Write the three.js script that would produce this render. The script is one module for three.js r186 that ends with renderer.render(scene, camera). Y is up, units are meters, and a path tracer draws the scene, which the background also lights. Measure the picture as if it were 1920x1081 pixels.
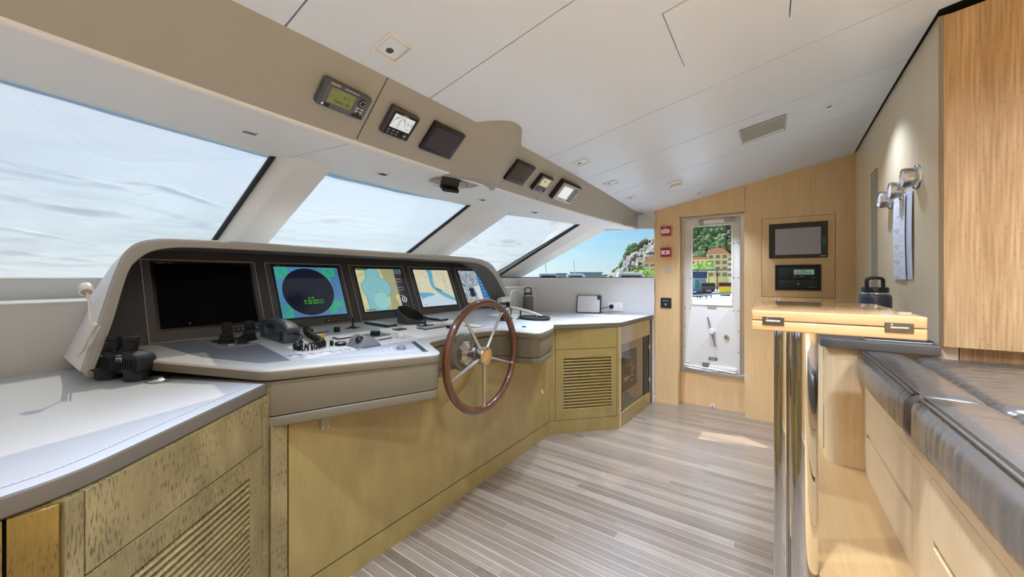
import * as THREE from 'three';
import { RoundedBoxGeometry } from 'three/addons/geometries/RoundedBoxGeometry.js';
import { mergeGeometries, mergeVertices, toCreasedNormals } from 'three/addons/utils/BufferGeometryUtils.js';
import { RectAreaLightUniformsLib } from 'three/addons/lights/RectAreaLightUniformsLib.js';
import { ImprovedNoise } from 'three/addons/math/ImprovedNoise.js';
import { Sky } from 'three/addons/objects/Sky.js';

// ------------------------------------------------------------------ camera, sky, sun, exposure
const scene = new THREE.Scene();
const camera = new THREE.PerspectiveCamera(THREE.MathUtils.radToDeg(2 * Math.atan(540.5 / 700)), 1920 / 1081, 0.02, 2000);
camera.position.set(0, 1.4, 0);
camera.rotation.y = Math.atan2(485, 700);
camera.setViewOffset(1920, 1081, 0, 20.5, 1920, 1081);
scene.add(camera);
const renderer = new THREE.WebGLRenderer({ antialias: true });
renderer.toneMapping = THREE.LinearToneMapping;
renderer.toneMappingExposure = 1.0;
renderer.shadowMap.enabled = true;
renderer.shadowMap.type = THREE.PCFSoftShadowMap;
RectAreaLightUniformsLib.init();
const SUN = new THREE.Vector3(-0.49, 0.817, -0.30).normalize();
const sky = new Sky();
sky.name = 'sky';
sky.scale.setScalar(1500);
const su = sky.material.uniforms;
su.turbidity.value = 10; su.rayleigh.value = 1.2; su.mieCoefficient.value = 0.02; su.mieDirectionalG.value = 0.7;
su.sunPosition.value.copy(SUN);
scene.add(sky);
const SKY_STRENGTH = 0.125;
scene.backgroundIntensity = SKY_STRENGTH; scene.environmentIntensity = SKY_STRENGTH;
const sun = new THREE.DirectionalLight(0xfff4e2, 8);
sun.name = 'sun';
sun.position.copy(SUN).multiplyScalar(20); sun.target.position.set(-1, 1, -2);
sun.position.add(sun.target.position);
sun.castShadow = true;
Object.assign(sun.shadow.camera, { left: -6, right: 6, top: 6, bottom: -6, near: 1, far: 60 });
sun.shadow.mapSize.set(2048, 2048);
scene.add(sun, sun.target);
const LAMP_POWER = 18.5;         // candela of a ceiling downlight

// ------------------------------------------------------------------ helpers
const V = (x, y, z) => new THREE.Vector3(x, y, z);
const noise = new ImprovedNoise();
let seed = 7;
const rnd = () => { seed = (seed * 1664525 + 1013904223) >>> 0; return seed / 4294967296; };
const used = new Map();
function numbered(n) { const k = used.get(n) ?? 0; used.set(n, k + 1); return k ? n + '_' + String(k).padStart(3, '0') : n; }
function shadow(o) { o.traverse((m) => { if (m.isMesh) { m.castShadow = true; m.receiveShadow = true; } }); return o; }
function thing(name, label, category, group, pos) {
  const o = new THREE.Group(); o.name = numbered(name); scene.add(o);
  if (pos) o.position.set(...pos);
  o.userData = { label, category }; if (group) o.userData.group = group;
  return o;
}
function struct(name, label) { const o = new THREE.Group(); o.name = name; o.userData = { kind: 'structure' }; if (label) o.userData.label = label; scene.add(o); return o; }
// metre UVs by the dominant normal (u across, v up); turn swaps them so that grain runs the other way
function fit(g, turn = 0, du = 0, dv = 0) {
  if (g.index) g = g.toNonIndexed();
  if (!g.attributes.normal) g.computeVertexNormals();
  const p = g.attributes.position, n = g.attributes.normal, uv = new Float32Array(p.count * 2);
  for (let i = 0; i < p.count; i += 3) {
    let a = 0, b = 0, c = 0;
    for (let k = 0; k < 3; k++) { a += n.getX(i + k); b += n.getY(i + k); c += n.getZ(i + k); }
    a = Math.abs(a); b = Math.abs(b); c = Math.abs(c);
    for (let k = 0; k < 3; k++) {
      const x = p.getX(i + k), y = p.getY(i + k), z = p.getZ(i + k);
      let s, t;
      if (a >= b && a >= c) { s = z; t = y; } else if (b >= c) { s = z; t = x; } else { s = x; t = y; }
      if (turn) [s, t] = [t, s];
      uv[(i + k) * 2] = s + du; uv[(i + k) * 2 + 1] = t + dv;
    }
  }
  g.setAttribute('uv', new THREE.BufferAttribute(uv, 2));
  return g;
}
function joined(list, keepUV) {
  list = (Array.isArray(list) ? list : [list]).map((g) => {
    g = g.index ? g.toNonIndexed() : g;
    for (const k of Object.keys(g.attributes)) if (!['position', 'normal', 'uv'].includes(k)) g.deleteAttribute(k);
    if (!g.attributes.normal) g.computeVertexNormals();
    if (!g.attributes.uv) g.setAttribute('uv', new THREE.BufferAttribute(new Float32Array(g.attributes.position.count * 2), 2));
    return g;
  });
  return list.length === 1 ? list[0] : mergeGeometries(list);
}
function part(name, geo, mat, parent, opt = {}) {
  let g = joined(geo);
  if (!opt.uv) g = fit(g, opt.turn, opt.du, opt.dv);
  g.groups = [];
  const m = new THREE.Mesh(g, mat); m.name = numbered(name);
  m.castShadow = m.receiveShadow = true;
  if (opt.label) m.userData.label = opt.label;
  if (opt.kind) m.userData.kind = opt.kind;
  (parent ?? scene).add(m);
  return m;
}
function single(name, label, category, geo, mat, opt = {}) {
  const m = part(name, geo, mat, null, opt);
  m.userData = { label, category }; if (opt.group) m.userData.group = opt.group; if (opt.kind) m.userData.kind = opt.kind;
  return m;
}
const box = (x0, x1, y0, y1, z0, z1, r = 0) => {
  const w = Math.abs(x1 - x0), h = Math.abs(y1 - y0), d = Math.abs(z1 - z0);
  const g = r ? new RoundedBoxGeometry(w, h, d, 2, Math.min(r, w / 2.01, h / 2.01, d / 2.01)) : new THREE.BoxGeometry(w, h, d);
  return g.translate((x0 + x1) / 2, (y0 + y1) / 2, (z0 + z1) / 2);
};
const cbox = (w, h, d, x = 0, y = 0, z = 0, r = 0) => box(x - w / 2, x + w / 2, y - h / 2, y + h / 2, z - d / 2, z + d / 2, r);
const AX = { x: [0, 0, -Math.PI / 2], y: [0, 0, 0], z: [Math.PI / 2, 0, 0] };
function cyl(r0, r1, h, x, y, z, axis = 'y', seg = 28) {        // r0 at the low end, r1 at the high end, centre of the low end at x y z
  const g = new THREE.CylinderGeometry(r1, r0, h, seg).translate(0, h / 2, 0);
  if (axis === 'x') g.rotateZ(-Math.PI / 2); else if (axis === 'z') g.rotateX(Math.PI / 2);
  return g.translate(x, y, z);
}
function lathe(pts, x, y, z, axis = 'y', seg = 36) {
  let g = new THREE.LatheGeometry(pts.map((p) => new THREE.Vector2(Math.max(p[0], 1e-5), p[1])), seg);
  if (axis === 'x') g.rotateZ(-Math.PI / 2); else if (axis === '-x') g.rotateZ(Math.PI / 2); else if (axis === 'z') g.rotateX(Math.PI / 2);
  g = toCreasedNormals(g, 0.7);
  return g.translate(x, y, z);
}
const tube = (pts, r, seg = 24, rs = 8, closed = false) => new THREE.TubeGeometry(new THREE.CatmullRomCurve3(pts.map((p) => (p.isVector3 ? p : V(...p))), closed, 'centripetal'), seg, r, rs, closed);
function rod(a, b, r, seg = 12, r2) {
  a = V(...a); b = V(...b); const d = b.clone().sub(a), g = new THREE.CylinderGeometry(r2 ?? r, r, d.length(), seg);
  g.applyQuaternion(new THREE.Quaternion().setFromUnitVectors(V(0, 1, 0), d.clone().normalize()));
  return g.translate((a.x + b.x) / 2, (a.y + b.y) / 2, (a.z + b.z) / 2);
}
// polygon with rounded corners: points [x, y, r]
function outline(pts, Cls = THREE.Shape) {
  const s = new Cls(), n = pts.length;
  pts.forEach((p, i) => {
    const a = pts[(i + n - 1) % n], b = pts[(i + 1) % n], r = p[2] ?? 0;
    if (!r) { i ? s.lineTo(p[0], p[1]) : s.moveTo(p[0], p[1]); return; }
    const la = Math.hypot(a[0] - p[0], a[1] - p[1]), lb = Math.hypot(b[0] - p[0], b[1] - p[1]);
    const ka = Math.min(r / la, 0.49), kb = Math.min(r / lb, 0.49);
    const s0 = [p[0] + (a[0] - p[0]) * ka, p[1] + (a[1] - p[1]) * ka], s1 = [p[0] + (b[0] - p[0]) * kb, p[1] + (b[1] - p[1]) * kb];
    i ? s.lineTo(...s0) : s.moveTo(...s0);
    s.quadraticCurveTo(p[0], p[1], s1[0], s1[1]);
  });
  s.closePath();
  return s;
}
// plan polygon [x, z, r] between two heights
function prism(pts, y0, y1, bevel = 0, holes = [], curve = 8) {
  const s = outline(pts.map((p) => [p[0], -p[1], p[2]]));
  for (const h of holes) s.holes.push(outline(h.map((p) => [p[0], -p[1], p[2]]), THREE.Path));
  const g = new THREE.ExtrudeGeometry(s, { depth: y1 - y0 - 2 * bevel, bevelEnabled: bevel > 0, bevelThickness: bevel, bevelSize: bevel, bevelOffset: -bevel, bevelSegments: 3, curveSegments: curve });
  g.rotateX(-Math.PI / 2).translate(0, y0 + bevel, 0);
  return toCreasedNormals(g, 0.6);
}
// polygon [x, y, r] in the local xy plane, extruded along +z by depth
function plate(pts, depth, bevel = 0, holes = [], curve = 8) {
  const s = outline(pts);
  for (const h of holes) s.holes.push(Array.isArray(h) ? outline(h, THREE.Path) : h);
  const g = new THREE.ExtrudeGeometry(s, { depth: depth - 2 * bevel, bevelEnabled: bevel > 0, bevelThickness: bevel, bevelSize: bevel, bevelOffset: -bevel, bevelSegments: 2, curveSegments: curve });
  g.translate(0, 0, bevel);
  return toCreasedNormals(g, 0.6);
}
const rect = (x0, y0, x1, y1, r = 0) => [[x0, y0, r], [x1, y0, r], [x1, y1, r], [x0, y1, r]];
// surface strip from rows of points (each row the same length)
function grid(rows, closed = false) {
  const n = rows[0].length, pos = [], idx = [], uv = [];
  rows.forEach((r, i) => r.forEach((p, j) => { pos.push(...(p.isVector3 ? [p.x, p.y, p.z] : p)); uv.push(i / (rows.length - 1), j / (n - 1)); }));
  for (let i = 0; i + 1 < rows.length; i++) for (let j = 0; j + 1 < n; j++) { const a = i * n + j, b = a + 1, c = a + n, d = c + 1; idx.push(a, b, c, b, d, c); }
  const g = new THREE.BufferGeometry();
  g.setAttribute('position', new THREE.Float32BufferAttribute(pos, 3)); g.setAttribute('uv', new THREE.Float32BufferAttribute(uv, 2)); g.setIndex(idx);
  g.computeVertexNormals();
  return g;
}
// a group whose local axes are X, Y, Z(= X x Y) at an origin
function place(o, origin, X, Y) {
  const x = V(...X).normalize(), z = x.clone().cross(V(...Y)).normalize(), y = z.clone().cross(x);
  o.matrixAutoUpdate = true;
  o.position.set(...origin); o.quaternion.setFromRotationMatrix(new THREE.Matrix4().makeBasis(x, y, z));
  return o;
}
const moved = (g, m) => g.clone().applyMatrix4(m);
// ------------------------------------------------------------------ textures
function tile(w, h, fn, srgb = true) {
  const d = new Uint8Array(w * h * 4);
  for (let y = 0; y < h; y++) for (let x = 0; x < w; x++) { const c = fn(x / w, y / h), k = (y * w + x) * 4; for (let i = 0; i < 3; i++) d[k + i] = Math.max(0, Math.min(255, Array.isArray(c) ? c[i] : c)); d[k + 3] = 255; }
  const t = new THREE.DataTexture(d, w, h); t.wrapS = t.wrapT = THREE.RepeatWrapping; t.magFilter = THREE.LinearFilter; t.minFilter = THREE.LinearMipmapLinearFilter; t.generateMipmaps = true;
  if (srgb) t.colorSpace = THREE.SRGBColorSpace;
  t.needsUpdate = true;
  return t;
}
// tileable noise: a torus of noise around two circles is costly; blend the two ends instead
function tn(u, v, fu, fv, s) {
  const f = (a, b) => noise.noise(a * fu, b * fv, s);
  const wu = Math.max(0, (u - 0.85) / 0.15), wv = Math.max(0, (v - 0.85) / 0.15);
  const a = f(u, v) * (1 - wu) + f(u - 1, v) * wu, b = f(u, v - 1) * (1 - wu) + f(u - 1, v - 1) * wu;
  return a * (1 - wv) + b * wv;
}
const mixc = (a, b, t) => a.map((x, i) => x + (b[i] - x) * t);
// straight fine-grained oak veneer, grain along v; one tile is 0.8 m
function oakTexture(light, dark, strength, fine, s) {
  return tile(512, 512, (u, v) => {
    const wide = tn(u, v, 9, 0.8, s) * 0.5 + tn(u, v, 26, 1.2, s + 3) * 0.35;
    const lines = tn(u, v, fine, 3, s + 7), pores = tn(u, v, fine * 1.6, 26, s + 11);
    const t = 0.5 + (wide * 0.8 + lines * 0.75) * strength + Math.max(0, pores - 0.22) * 0.9 * strength;
    return mixc(light, dark, Math.max(0, Math.min(1, t)));
  });
}
// figured veneer with short dark ticks along the grain and soft cross figure
function figuredTexture(light, dark, ticks, s) {
  return tile(512, 512, (u, v) => {
    const cloud = tn(u, v, 5, 3, s) * 0.5 + tn(u, v, 14, 5, s + 2) * 0.35 + tn(u, v, 90, 8, s + 9) * 0.25;
    const tick = Math.max(0, tn(u, v, 190, 26, s + 5) - 0.12) * ticks * (0.55 + tn(u, v, 4, 4, s + 6) * 1.2);
    return mixc(light, dark, Math.max(0, Math.min(1, 0.32 + cloud * 0.5 + tick)));
  });
}
const T = {
  oak: oakTexture([234, 200, 148], [214, 175, 120], 0.55, 120, 1),
  oakPale: oakTexture([238, 212, 166], [224, 190, 140], 0.5, 90, 20),
  aft: oakTexture([248, 232, 200], [236, 214, 174], 0.6, 80, 30),
  oakDeep: oakTexture([212, 176, 126], [172, 134, 86], 1.0, 85, 40),
  figured: figuredTexture([160, 142, 92], [84, 70, 38], 2.1, 60),
  honey: figuredTexture([164, 142, 80], [124, 104, 54], 0.5, 80),
  plank: oakTexture([192, 180, 165], [138, 125, 111], 0.6, 60, 100),
  mahogany: oakTexture([116, 62, 30], [62, 28, 11], 0.9, 60, 120),
  leather: tile(256, 256, (u, v) => 128 + 60 * tn(u, v, 60, 60, 5) + 50 * tn(u, v, 120, 120, 8), false),
  speck: tile(256, 256, (u, v) => 128 + 120 * tn(u, v, 120, 120, 3), false),
};
const rep = (t, w, h = w) => { const c = t.clone(); c.repeat.set(1 / w, 1 / h); c.needsUpdate = true; return c; };
const std = (o) => new THREE.MeshStandardMaterial(o), phy = (o) => new THREE.MeshPhysicalMaterial(o);
const gray = (s) => new THREE.Color(s);
const M = {
  oak: phy({ map: rep(T.oak, 0.8), roughness: 0.5, clearcoat: 0.25, clearcoatRoughness: 0.3 }),
  oakPale: phy({ map: rep(T.oakPale, 0.9), roughness: 0.45, clearcoat: 0.3, clearcoatRoughness: 0.25 }),
  aft: phy({ map: rep(T.aft, 0.9), roughness: 0.4, clearcoat: 0.4, clearcoatRoughness: 0.2 }),
  oakDeep: phy({ map: rep(T.oakDeep, 0.7), roughness: 0.5, clearcoat: 0.25, clearcoatRoughness: 0.3 }),
  figured: phy({ map: rep(T.figured, 0.6), roughness: 0.4, clearcoat: 0.8, clearcoatRoughness: 0.08 }),
  honey: phy({ map: rep(T.honey, 0.8), roughness: 0.4, clearcoat: 0.9, clearcoatRoughness: 0.06 }),
  tableOak: phy({ map: rep(T.oak, 0.6), color: '#e4d6c4', roughness: 0.3, clearcoat: 1, clearcoatRoughness: 0.03 }),
  platform: phy({ map: rep(T.oakPale, 0.9), color: '#dccbb0', roughness: 0.35, clearcoat: 0.6, clearcoatRoughness: 0.12 }),
  mahogany: phy({ map: rep(T.mahogany, 0.3), roughness: 0.35, clearcoat: 1, clearcoatRoughness: 0.04 }),
  ceiling: phy({ color: '#e2ebf5', roughness: 0.36, bumpMap: rep(T.speck, 0.2), bumpScale: 0.0001, clearcoat: 0.2, clearcoatRoughness: 0.2 }),
  taupe: std({ color: '#a5a399', roughness: 0.55, bumpMap: rep(T.leather, 0.12), bumpScale: 0.0002 }),
  pale: std({ color: '#ecebe8', roughness: 0.5, bumpMap: rep(T.leather, 0.12), bumpScale: 0.0002 }),
  counter: std({ color: '#c6c5c2', roughness: 0.45, bumpMap: rep(T.leather, 0.12), bumpScale: 0.0002 }),
  edge: std({ color: '#665e50', roughness: 0.5, bumpMap: rep(T.leather, 0.12), bumpScale: 0.0003 }),
  wallGray: std({ color: '#d0d1d0', roughness: 0.55, bumpMap: rep(T.leather, 0.12), bumpScale: 0.0001 }),
  console: std({ color: '#706852', roughness: 0.45, bumpMap: rep(T.leather, 0.12), bumpScale: 0.0002 }),
  consoleTop: std({ color: '#c2bfb6', roughness: 0.4, bumpMap: rep(T.leather, 0.12), bumpScale: 0.0002 }),
  thread: std({ color: '#e4e2da', roughness: 0.8 }),
  seam: std({ color: '#1b1a17', roughness: 0.9 }),
  inlay: std({ color: '#6b6e75', roughness: 0.38, metalness: 0.3 }),
  monitorPanel: std({ color: '#3a3a3d', roughness: 0.45 }),
  liner: std({ color: '#6e6d66', roughness: 0.6 }),
  whiteLine: std({ color: '#d6d6d6', roughness: 0.5 }),
  black: std({ color: '#0d0d0f', roughness: 0.35 }),
  blackMatte: std({ color: '#16171a', roughness: 0.7 }),
  rubber: std({ color: '#23272c', roughness: 0.6 }),
  darkGray: std({ color: '#3a3f46', roughness: 0.45 }),
  bluegray: std({ color: '#4a5664', roughness: 0.5 }),
  key: std({ color: '#22252a', roughness: 0.5 }),
  midGray: std({ color: '#83868c', roughness: 0.4 }),
  lightGray: std({ color: '#c4c6c8', roughness: 0.4 }),
  white: std({ color: '#eceae4', roughness: 0.4 }),
  doorWhite: phy({ color: '#dcd8ce', roughness: 0.35, clearcoat: 0.3, clearcoatRoughness: 0.2 }),
  chrome: std({ color: '#dddddd', roughness: 0.05, metalness: 1 }),
  steel: std({ color: '#c8c6c2', roughness: 0.22, metalness: 1 }),
  brushed: std({ color: '#a8a49c', roughness: 0.4, metalness: 1 }),
  pewter: std({ color: '#6c6a62', roughness: 0.3, metalness: 1 }),
  red: std({ color: '#b2242c', roughness: 0.4 }),
  seat: phy({ color: '#5d564e', roughness: 0.26, bumpMap: rep(T.leather, 0.1), bumpScale: 0.0003, clearcoat: 0.5, clearcoatRoughness: 0.2 }),
  glass: phy({ color: '#f4faf8', roughness: 0, transmission: 1, thickness: 0, ior: 1.45 }),
  darkGlass: phy({ color: '#1a1712', roughness: 0.06, clearcoat: 1, clearcoatRoughness: 0.03 }),
  seal: std({ color: '#141518', roughness: 0.6 }),
  screenBlack: phy({ color: '#030304', roughness: 0.12, clearcoat: 0.4, clearcoatRoughness: 0.1 }),
  screenBrown: phy({ color: '#1c1110', roughness: 0.15, clearcoat: 0.5, clearcoatRoughness: 0.1 }),
  cover: phy({ color: '#c3c0be', roughness: 0.73, transmission: 0.75, thickness: 0, ior: 1.05, side: THREE.DoubleSide }),
  glow: std({ color: '#ffffff', emissive: '#fff3dd', emissiveIntensity: 2.2, roughness: 0.5 }),
  gap: std({ color: '#3b3935', roughness: 0.9 }),
};
function paint(w, h, fn, glow = 0, opt = {}) {
  const c = document.createElement('canvas'); c.width = w; c.height = h; fn(c.getContext('2d'), w, h);
  const t = new THREE.CanvasTexture(c); t.colorSpace = THREE.SRGBColorSpace;
  return phy(glow ? { color: '#000000', emissive: '#ffffff', emissiveMap: t, emissiveIntensity: glow, roughness: 0.15, clearcoat: 0.3, ...opt } : { map: t, roughness: 0.45, ...opt });
}
// a painted rectangle in the local xy plane, facing +z
const panel = (x0, y0, x1, y1, z) => new THREE.PlaneGeometry(x1 - x0, y1 - y0).translate((x0 + x1) / 2, (y0 + y1) / 2, z);
// ------------------------------------------------------------------ shape of the overhead
const CEN = -1.67;                                                   // the vessel's centreline
const ceilY = (x, z) => 2.369 + 0.2 * x + 0.075 * (1 - ((z + 1.8) / 2.6) ** 2);
const creaseY = (z) => 1.985 - 0.006 * (z - CEN) ** 2;
const creaseX = (z) => Math.min(-1.17, -1.475 - 0.003 * (z - CEN) + 0.0353 * (z - CEN) ** 2);
const winY = (z) => 2.045 - 0.0125 * (z - CEN) ** 2;
const WT = [[0.62, -1.70], [0.48, -1.769], [-0.05, -1.944], [-0.354, -2.034], [-0.904, -2.178], [-1.282, -2.243], [-1.792, -2.25], [-2.49, -2.202], [-2.95, -2.139], [-3.824, -1.769], [-4.238, -1.567], [-4.43, -1.08]];
function winX(z) {
  if (z >= WT[0][0]) return WT[0][1];
  for (let i = 0; i + 1 < WT.length; i++) if (z >= WT[i + 1][0]) { const t = (z - WT[i][0]) / (WT[i + 1][0] - WT[i][0]); return WT[i][1] + t * (WT[i + 1][1] - WT[i][1]); }
  return WT.at(-1)[1];
}
const soffY = (x, z) => { const a = creaseX(z), b = winX(z), t = Math.max(-0.3, Math.min(1.15, (x - a) / Math.min(-0.05, b - a))); return creaseY(z) * (1 - t) + winY(z) * t; };
// plan shape laid under a surface y = fn(x, z), given thickness upwards
function underside(pts, fn, t, holes = [], step = 0.12) {
  const fine = (loop) => loop.flatMap((p, i) => { const q = loop[(i + 1) % loop.length], n = Math.max(1, Math.ceil(Math.hypot(q[0] - p[0], q[1] - p[1]) / step)); return Array.from({ length: n }, (_, k) => [p[0] + (q[0] - p[0]) * k / n, p[1] + (q[1] - p[1]) * k / n]); });
  const s = outline(fine(pts).map((p) => [p[0], -p[1]]));
  for (const h of holes) s.holes.push(outline(fine(h).map((p) => [p[0], -p[1]]), THREE.Path));
  const g = new THREE.ExtrudeGeometry(s, { depth: t, bevelEnabled: false });
  g.rotateX(-Math.PI / 2);
  const p = g.attributes.position;
  for (let i = 0; i < p.count; i++) p.setY(i, p.getY(i) + fn(p.getX(i), p.getZ(i)));
  g.deleteAttribute('normal'); g.computeVertexNormals();
  return toCreasedNormals(g, 0.5);
}
// ------------------------------------------------------------------ floor
{
  const f = struct('floor', 'bleached teak strip floor with pale caulking lines');
  part('caulking', box(-1.66, 0.14, -0.06, -0.0007, -4.62, 1.06), std({ color: '#efe9da', roughness: 0.6 }), f);
  part('underlay', box(-3.9, 1.9, -0.2, -0.06, -4.9, 1.3), M.blackMatte, f);
  const tones = ['#b4aca2', '#bab2a8', '#a89f94', '#c0b9af', '#b1a89d', '#9d9489'].map((c) => phy({ map: rep(T.plank, 0.35, 1.4), color: new THREE.Color(c).multiplyScalar(1.32), roughness: 0.34, clearcoat: 0.6, clearcoatRoughness: 0.2 }));
  for (let k = 0; ; k++) {
    const z1 = 1.012 - k * 0.0562, z0 = z1 - 0.0543;
    if (z0 < -4.58) break;
    let x = -1.64 - rnd() * 0.9;
    while (x < 0.115) {
      const l = 0.75 + rnd() * 0.75, a = Math.max(-1.645, x), b = Math.min(0.118, x + l - 0.0002), e = Math.floor(rnd() * 6), du = rnd() * 5, dv = rnd() * 5;
      if (b - a > 0.02) part('plank', box(a, b, -0.0007, 0.0, z0, z1), tones[e], f, { du, dv });
      x += l;
    }
  }
}
// ------------------------------------------------------------------ ceiling
{
  const c = struct('ceiling', 'off-white ceiling in long panels with fine shadow gaps');
  const cuts = [1.06, 0.05, -0.552, -1.15, -2.19, -2.8, -3.385, -3.955, -4.425], g = 0.003;
  const hatch = [[-0.327, -1.455], [0.061, -1.455], [0.061, -1.885], [-0.327, -1.872]];
  for (let k = 0; k + 1 < cuts.length; k++) {
    const z1 = cuts[k] - g, z0 = cuts[k + 1] + g, x1 = z1 < -2.3 ? 0.6 : 1.8;
    let pts = [[-1.24, z0], [x1, z0], [x1, z1], [-1.24, z1]];
    if (k === 3) pts = [[-1.24, z0], [1.8, z0], [1.8, z1], [-1.24, z1]];
    if (k === 4) pts = [[-1.24, z0], [0.6, z0], [0.6, -2.385], [1.8, -2.385], [1.8, z1], [-1.24, z1]];
    part('ceiling_panel', underside(pts, ceilY, 0.02, k === 3 ? [[[-0.331, -1.451], [-0.331, -1.877], [0.065, -1.89], [0.065, -1.451]]] : [], 0.25), M.ceiling, c);
  }
  part('hatch_panel', underside(hatch, (x, z) => ceilY(x, z) - 0.004, 0.024), M.ceiling, c, { label: 'square access hatch panel' });
  const back = (d) => { const rows = []; for (let z = -4.75; z < 1.35; z += 0.2) rows.push([-1.3, -0.6, 0.2, 1.0, 1.9].map((x) => V(x, ceilY(x, z) + d, z))); return grid(rows); };
  part('ceiling_backing', [back(0.03), back(0.08)], M.gap, c);
}
// ------------------------------------------------------------------ leather overhead console: fascia, edge, soffit
{
  const o = thing('overhead_console', 'leather-covered overhead console running above the windscreens', 'console');
  const fas = (z0, z1) => {
    const n = Math.ceil((z1 - z0) / 0.08), rows = [];
    for (let i = 0; i <= n; i++) { const z = z0 + (z1 - z0) * i / n; rows.push([V(-1.238, ceilY(-1.24, z), z), V(creaseX(z), creaseY(z), z)]); }
    return solid(rows, V(-0.03, 0.04, 0));
  };
  // a strip with thickness: the same strip moved by d, closed round the edge
  function solid(rows, d) {
    const back = rows.map((r) => r.map((p) => p.clone().add(d)));
    const g = [grid(rows), grid(back), grid([rows[0], back[0]]), grid([rows.at(-1), back.at(-1)]), grid([rows.map((r) => r[0]), back.map((r) => r[0])]), grid([rows.map((r) => r.at(-1)), back.map((r) => r.at(-1))])];
    return g.map((x) => x.toNonIndexed());
  }
  const cutsF = [[-0.927, 1.06], [-1.75, -0.933], [-2.404, -1.75], [-3.9, -2.41]];
  for (const [a, b] of cutsF) part('fascia_panel', fas(a, b), M.taupe, o);
  // far end: mitred return to the side wall
  const A = V(-1.238, ceilY(-1.24, -3.905), -3.905), B = V(creaseX(-3.905), creaseY(-3.905), -3.905), Cc = V(-1.24, 2.118, -4.30), D = V(-1.205, 1.952, -4.16);
  part('fascia_panel', solid([[A, B], [Cc, D]], V(-0.03, 0.04, 0)), M.taupe, o);
  part('return_panel', solid([[Cc, D], [V(-1.07, 2.125, -4.42), V(-1.075, 1.953, -4.36)]], V(-0.04, 0.02, -0.02)), M.wallGray, o);
  // rounded lower edge between fascia and soffit
  const roll = [];
  for (let z = 1.06; z > -4.18; z -= 0.06) { const x = creaseX(z), y = creaseY(z); roll.push([[x + 0.004, y + 0.008], [x, y - 0.002], [x - 0.012, y - 0.008], [x - 0.03, y - 0.008], [x - 0.04, y - 0.004]].map(([a, b]) => V(a, b, z))); }
  part('rolled_edge', grid(roll), M.pale, o);
  // soffit panels
  const bowl = Array.from({ length: 28 }, (_, i) => { const a = i / 28 * Math.PI * 2; return [-1.625 + Math.cos(a) * 0.165, -1.715 + Math.sin(a) * 0.165]; });
  const sof = (z1, z0, holes) => {
    const a = [], b = [];
    for (let i = 0; i <= 16; i++) { const z = z1 + (z0 - z1) * i / 16; a.push([creaseX(z) - 0.04, z]); b.push([winX(z) - 0.02, z]); }
    return underside([...a, ...b.reverse()], soffY, 0.03, holes, 0.3);
  };
  part('soffit_panel', sof(1.06, -0.94), M.pale, o);
  part('soffit_panel', sof(-0.945, -2.425, [bowl]), M.pale, o);
  part('soffit_panel', sof(-2.43, -4.3), M.pale, o);
  // the roof above the soffit, so that the sky shows only through the glass
  const top = [], low = [];
  for (let z = 1.3; z > -4.75; z -= 0.1) { top.push([V(winX(z) - 0.06, winY(z) + 0.07, z), V(-1.2, ceilY(-1.24, z) + 0.12, z)]); low.push([V(winX(z) - 0.06, winY(z) + 0.03, z), V(-1.2, ceilY(-1.24, z) + 0.06, z)]); }
  part('roof_skin', [grid(top), grid(low)], M.gap, o);
  // housing of the periscope compass
  const up = [[-1.262, -1.40], [-1.25, -1.454], [-1.195, -1.509], [-1.14, -1.572], [-1.114, -1.636], [-1.122, -1.711], [-1.173, -1.789], [-1.215, -1.85], [-1.262, -1.935]];
  const dn = [[-1.48, -1.50], [-1.472, -1.531], [-1.445, -1.60], [-1.42, -1.675], [-1.412, -1.75], [-1.418, -1.815], [-1.435, -1.87], [-1.452, -1.91], [-1.478, -1.945]];
  const cu = new THREE.CatmullRomCurve3(up.map((p) => V(p[0], ceilY(p[0], p[1]) - 0.002, p[1]))), cd = new THREE.CatmullRomCurve3(dn.map((p) => V(p[0], creaseY(p[1]) - 0.002, p[1])));
  const loft = [];
  for (let i = 0; i <= 40; i++) { const a = cu.getPoint(i / 40), b = cd.getPoint(i / 40), r = []; for (let k = 0; k <= 10; k++) { const t = k / 10, p = a.clone().lerp(b, t); p.x += 0.02 * Math.sin(t * Math.PI) * Math.sin(i / 40 * Math.PI); r.push(p); } r.push(b.clone().add(V(-0.012, -0.01, 0)), b.clone().add(V(-0.05, -0.008, 0))); loft.push(r); }
  part('compass_housing', grid(loft), M.taupe, o);
  // dark-edged recess with the periscope of the compass
  const wallRows = [], yb = soffY(-1.62, -1.715);
  for (let i = 0; i <= 32; i++) { const a = i / 32 * Math.PI * 2, x = -1.625 + Math.cos(a) * 0.165, z = -1.715 + Math.sin(a) * 0.165; wallRows.push([V(x, soffY(x, z), z), V(x, yb + 0.16, z)]); }
  const rc = part('compass_recess', [grid(wallRows), new THREE.CircleGeometry(0.17, 32).rotateX(Math.PI / 2).translate(-1.625, yb + 0.158, -1.715)], M.wallGray, o);
  part('recess_rim', new THREE.TorusGeometry(0.166, 0.004, 8, 48).rotateX(Math.PI / 2).translate(-1.625, yb - 0.001, -1.715), M.pale, rc);
}
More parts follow.
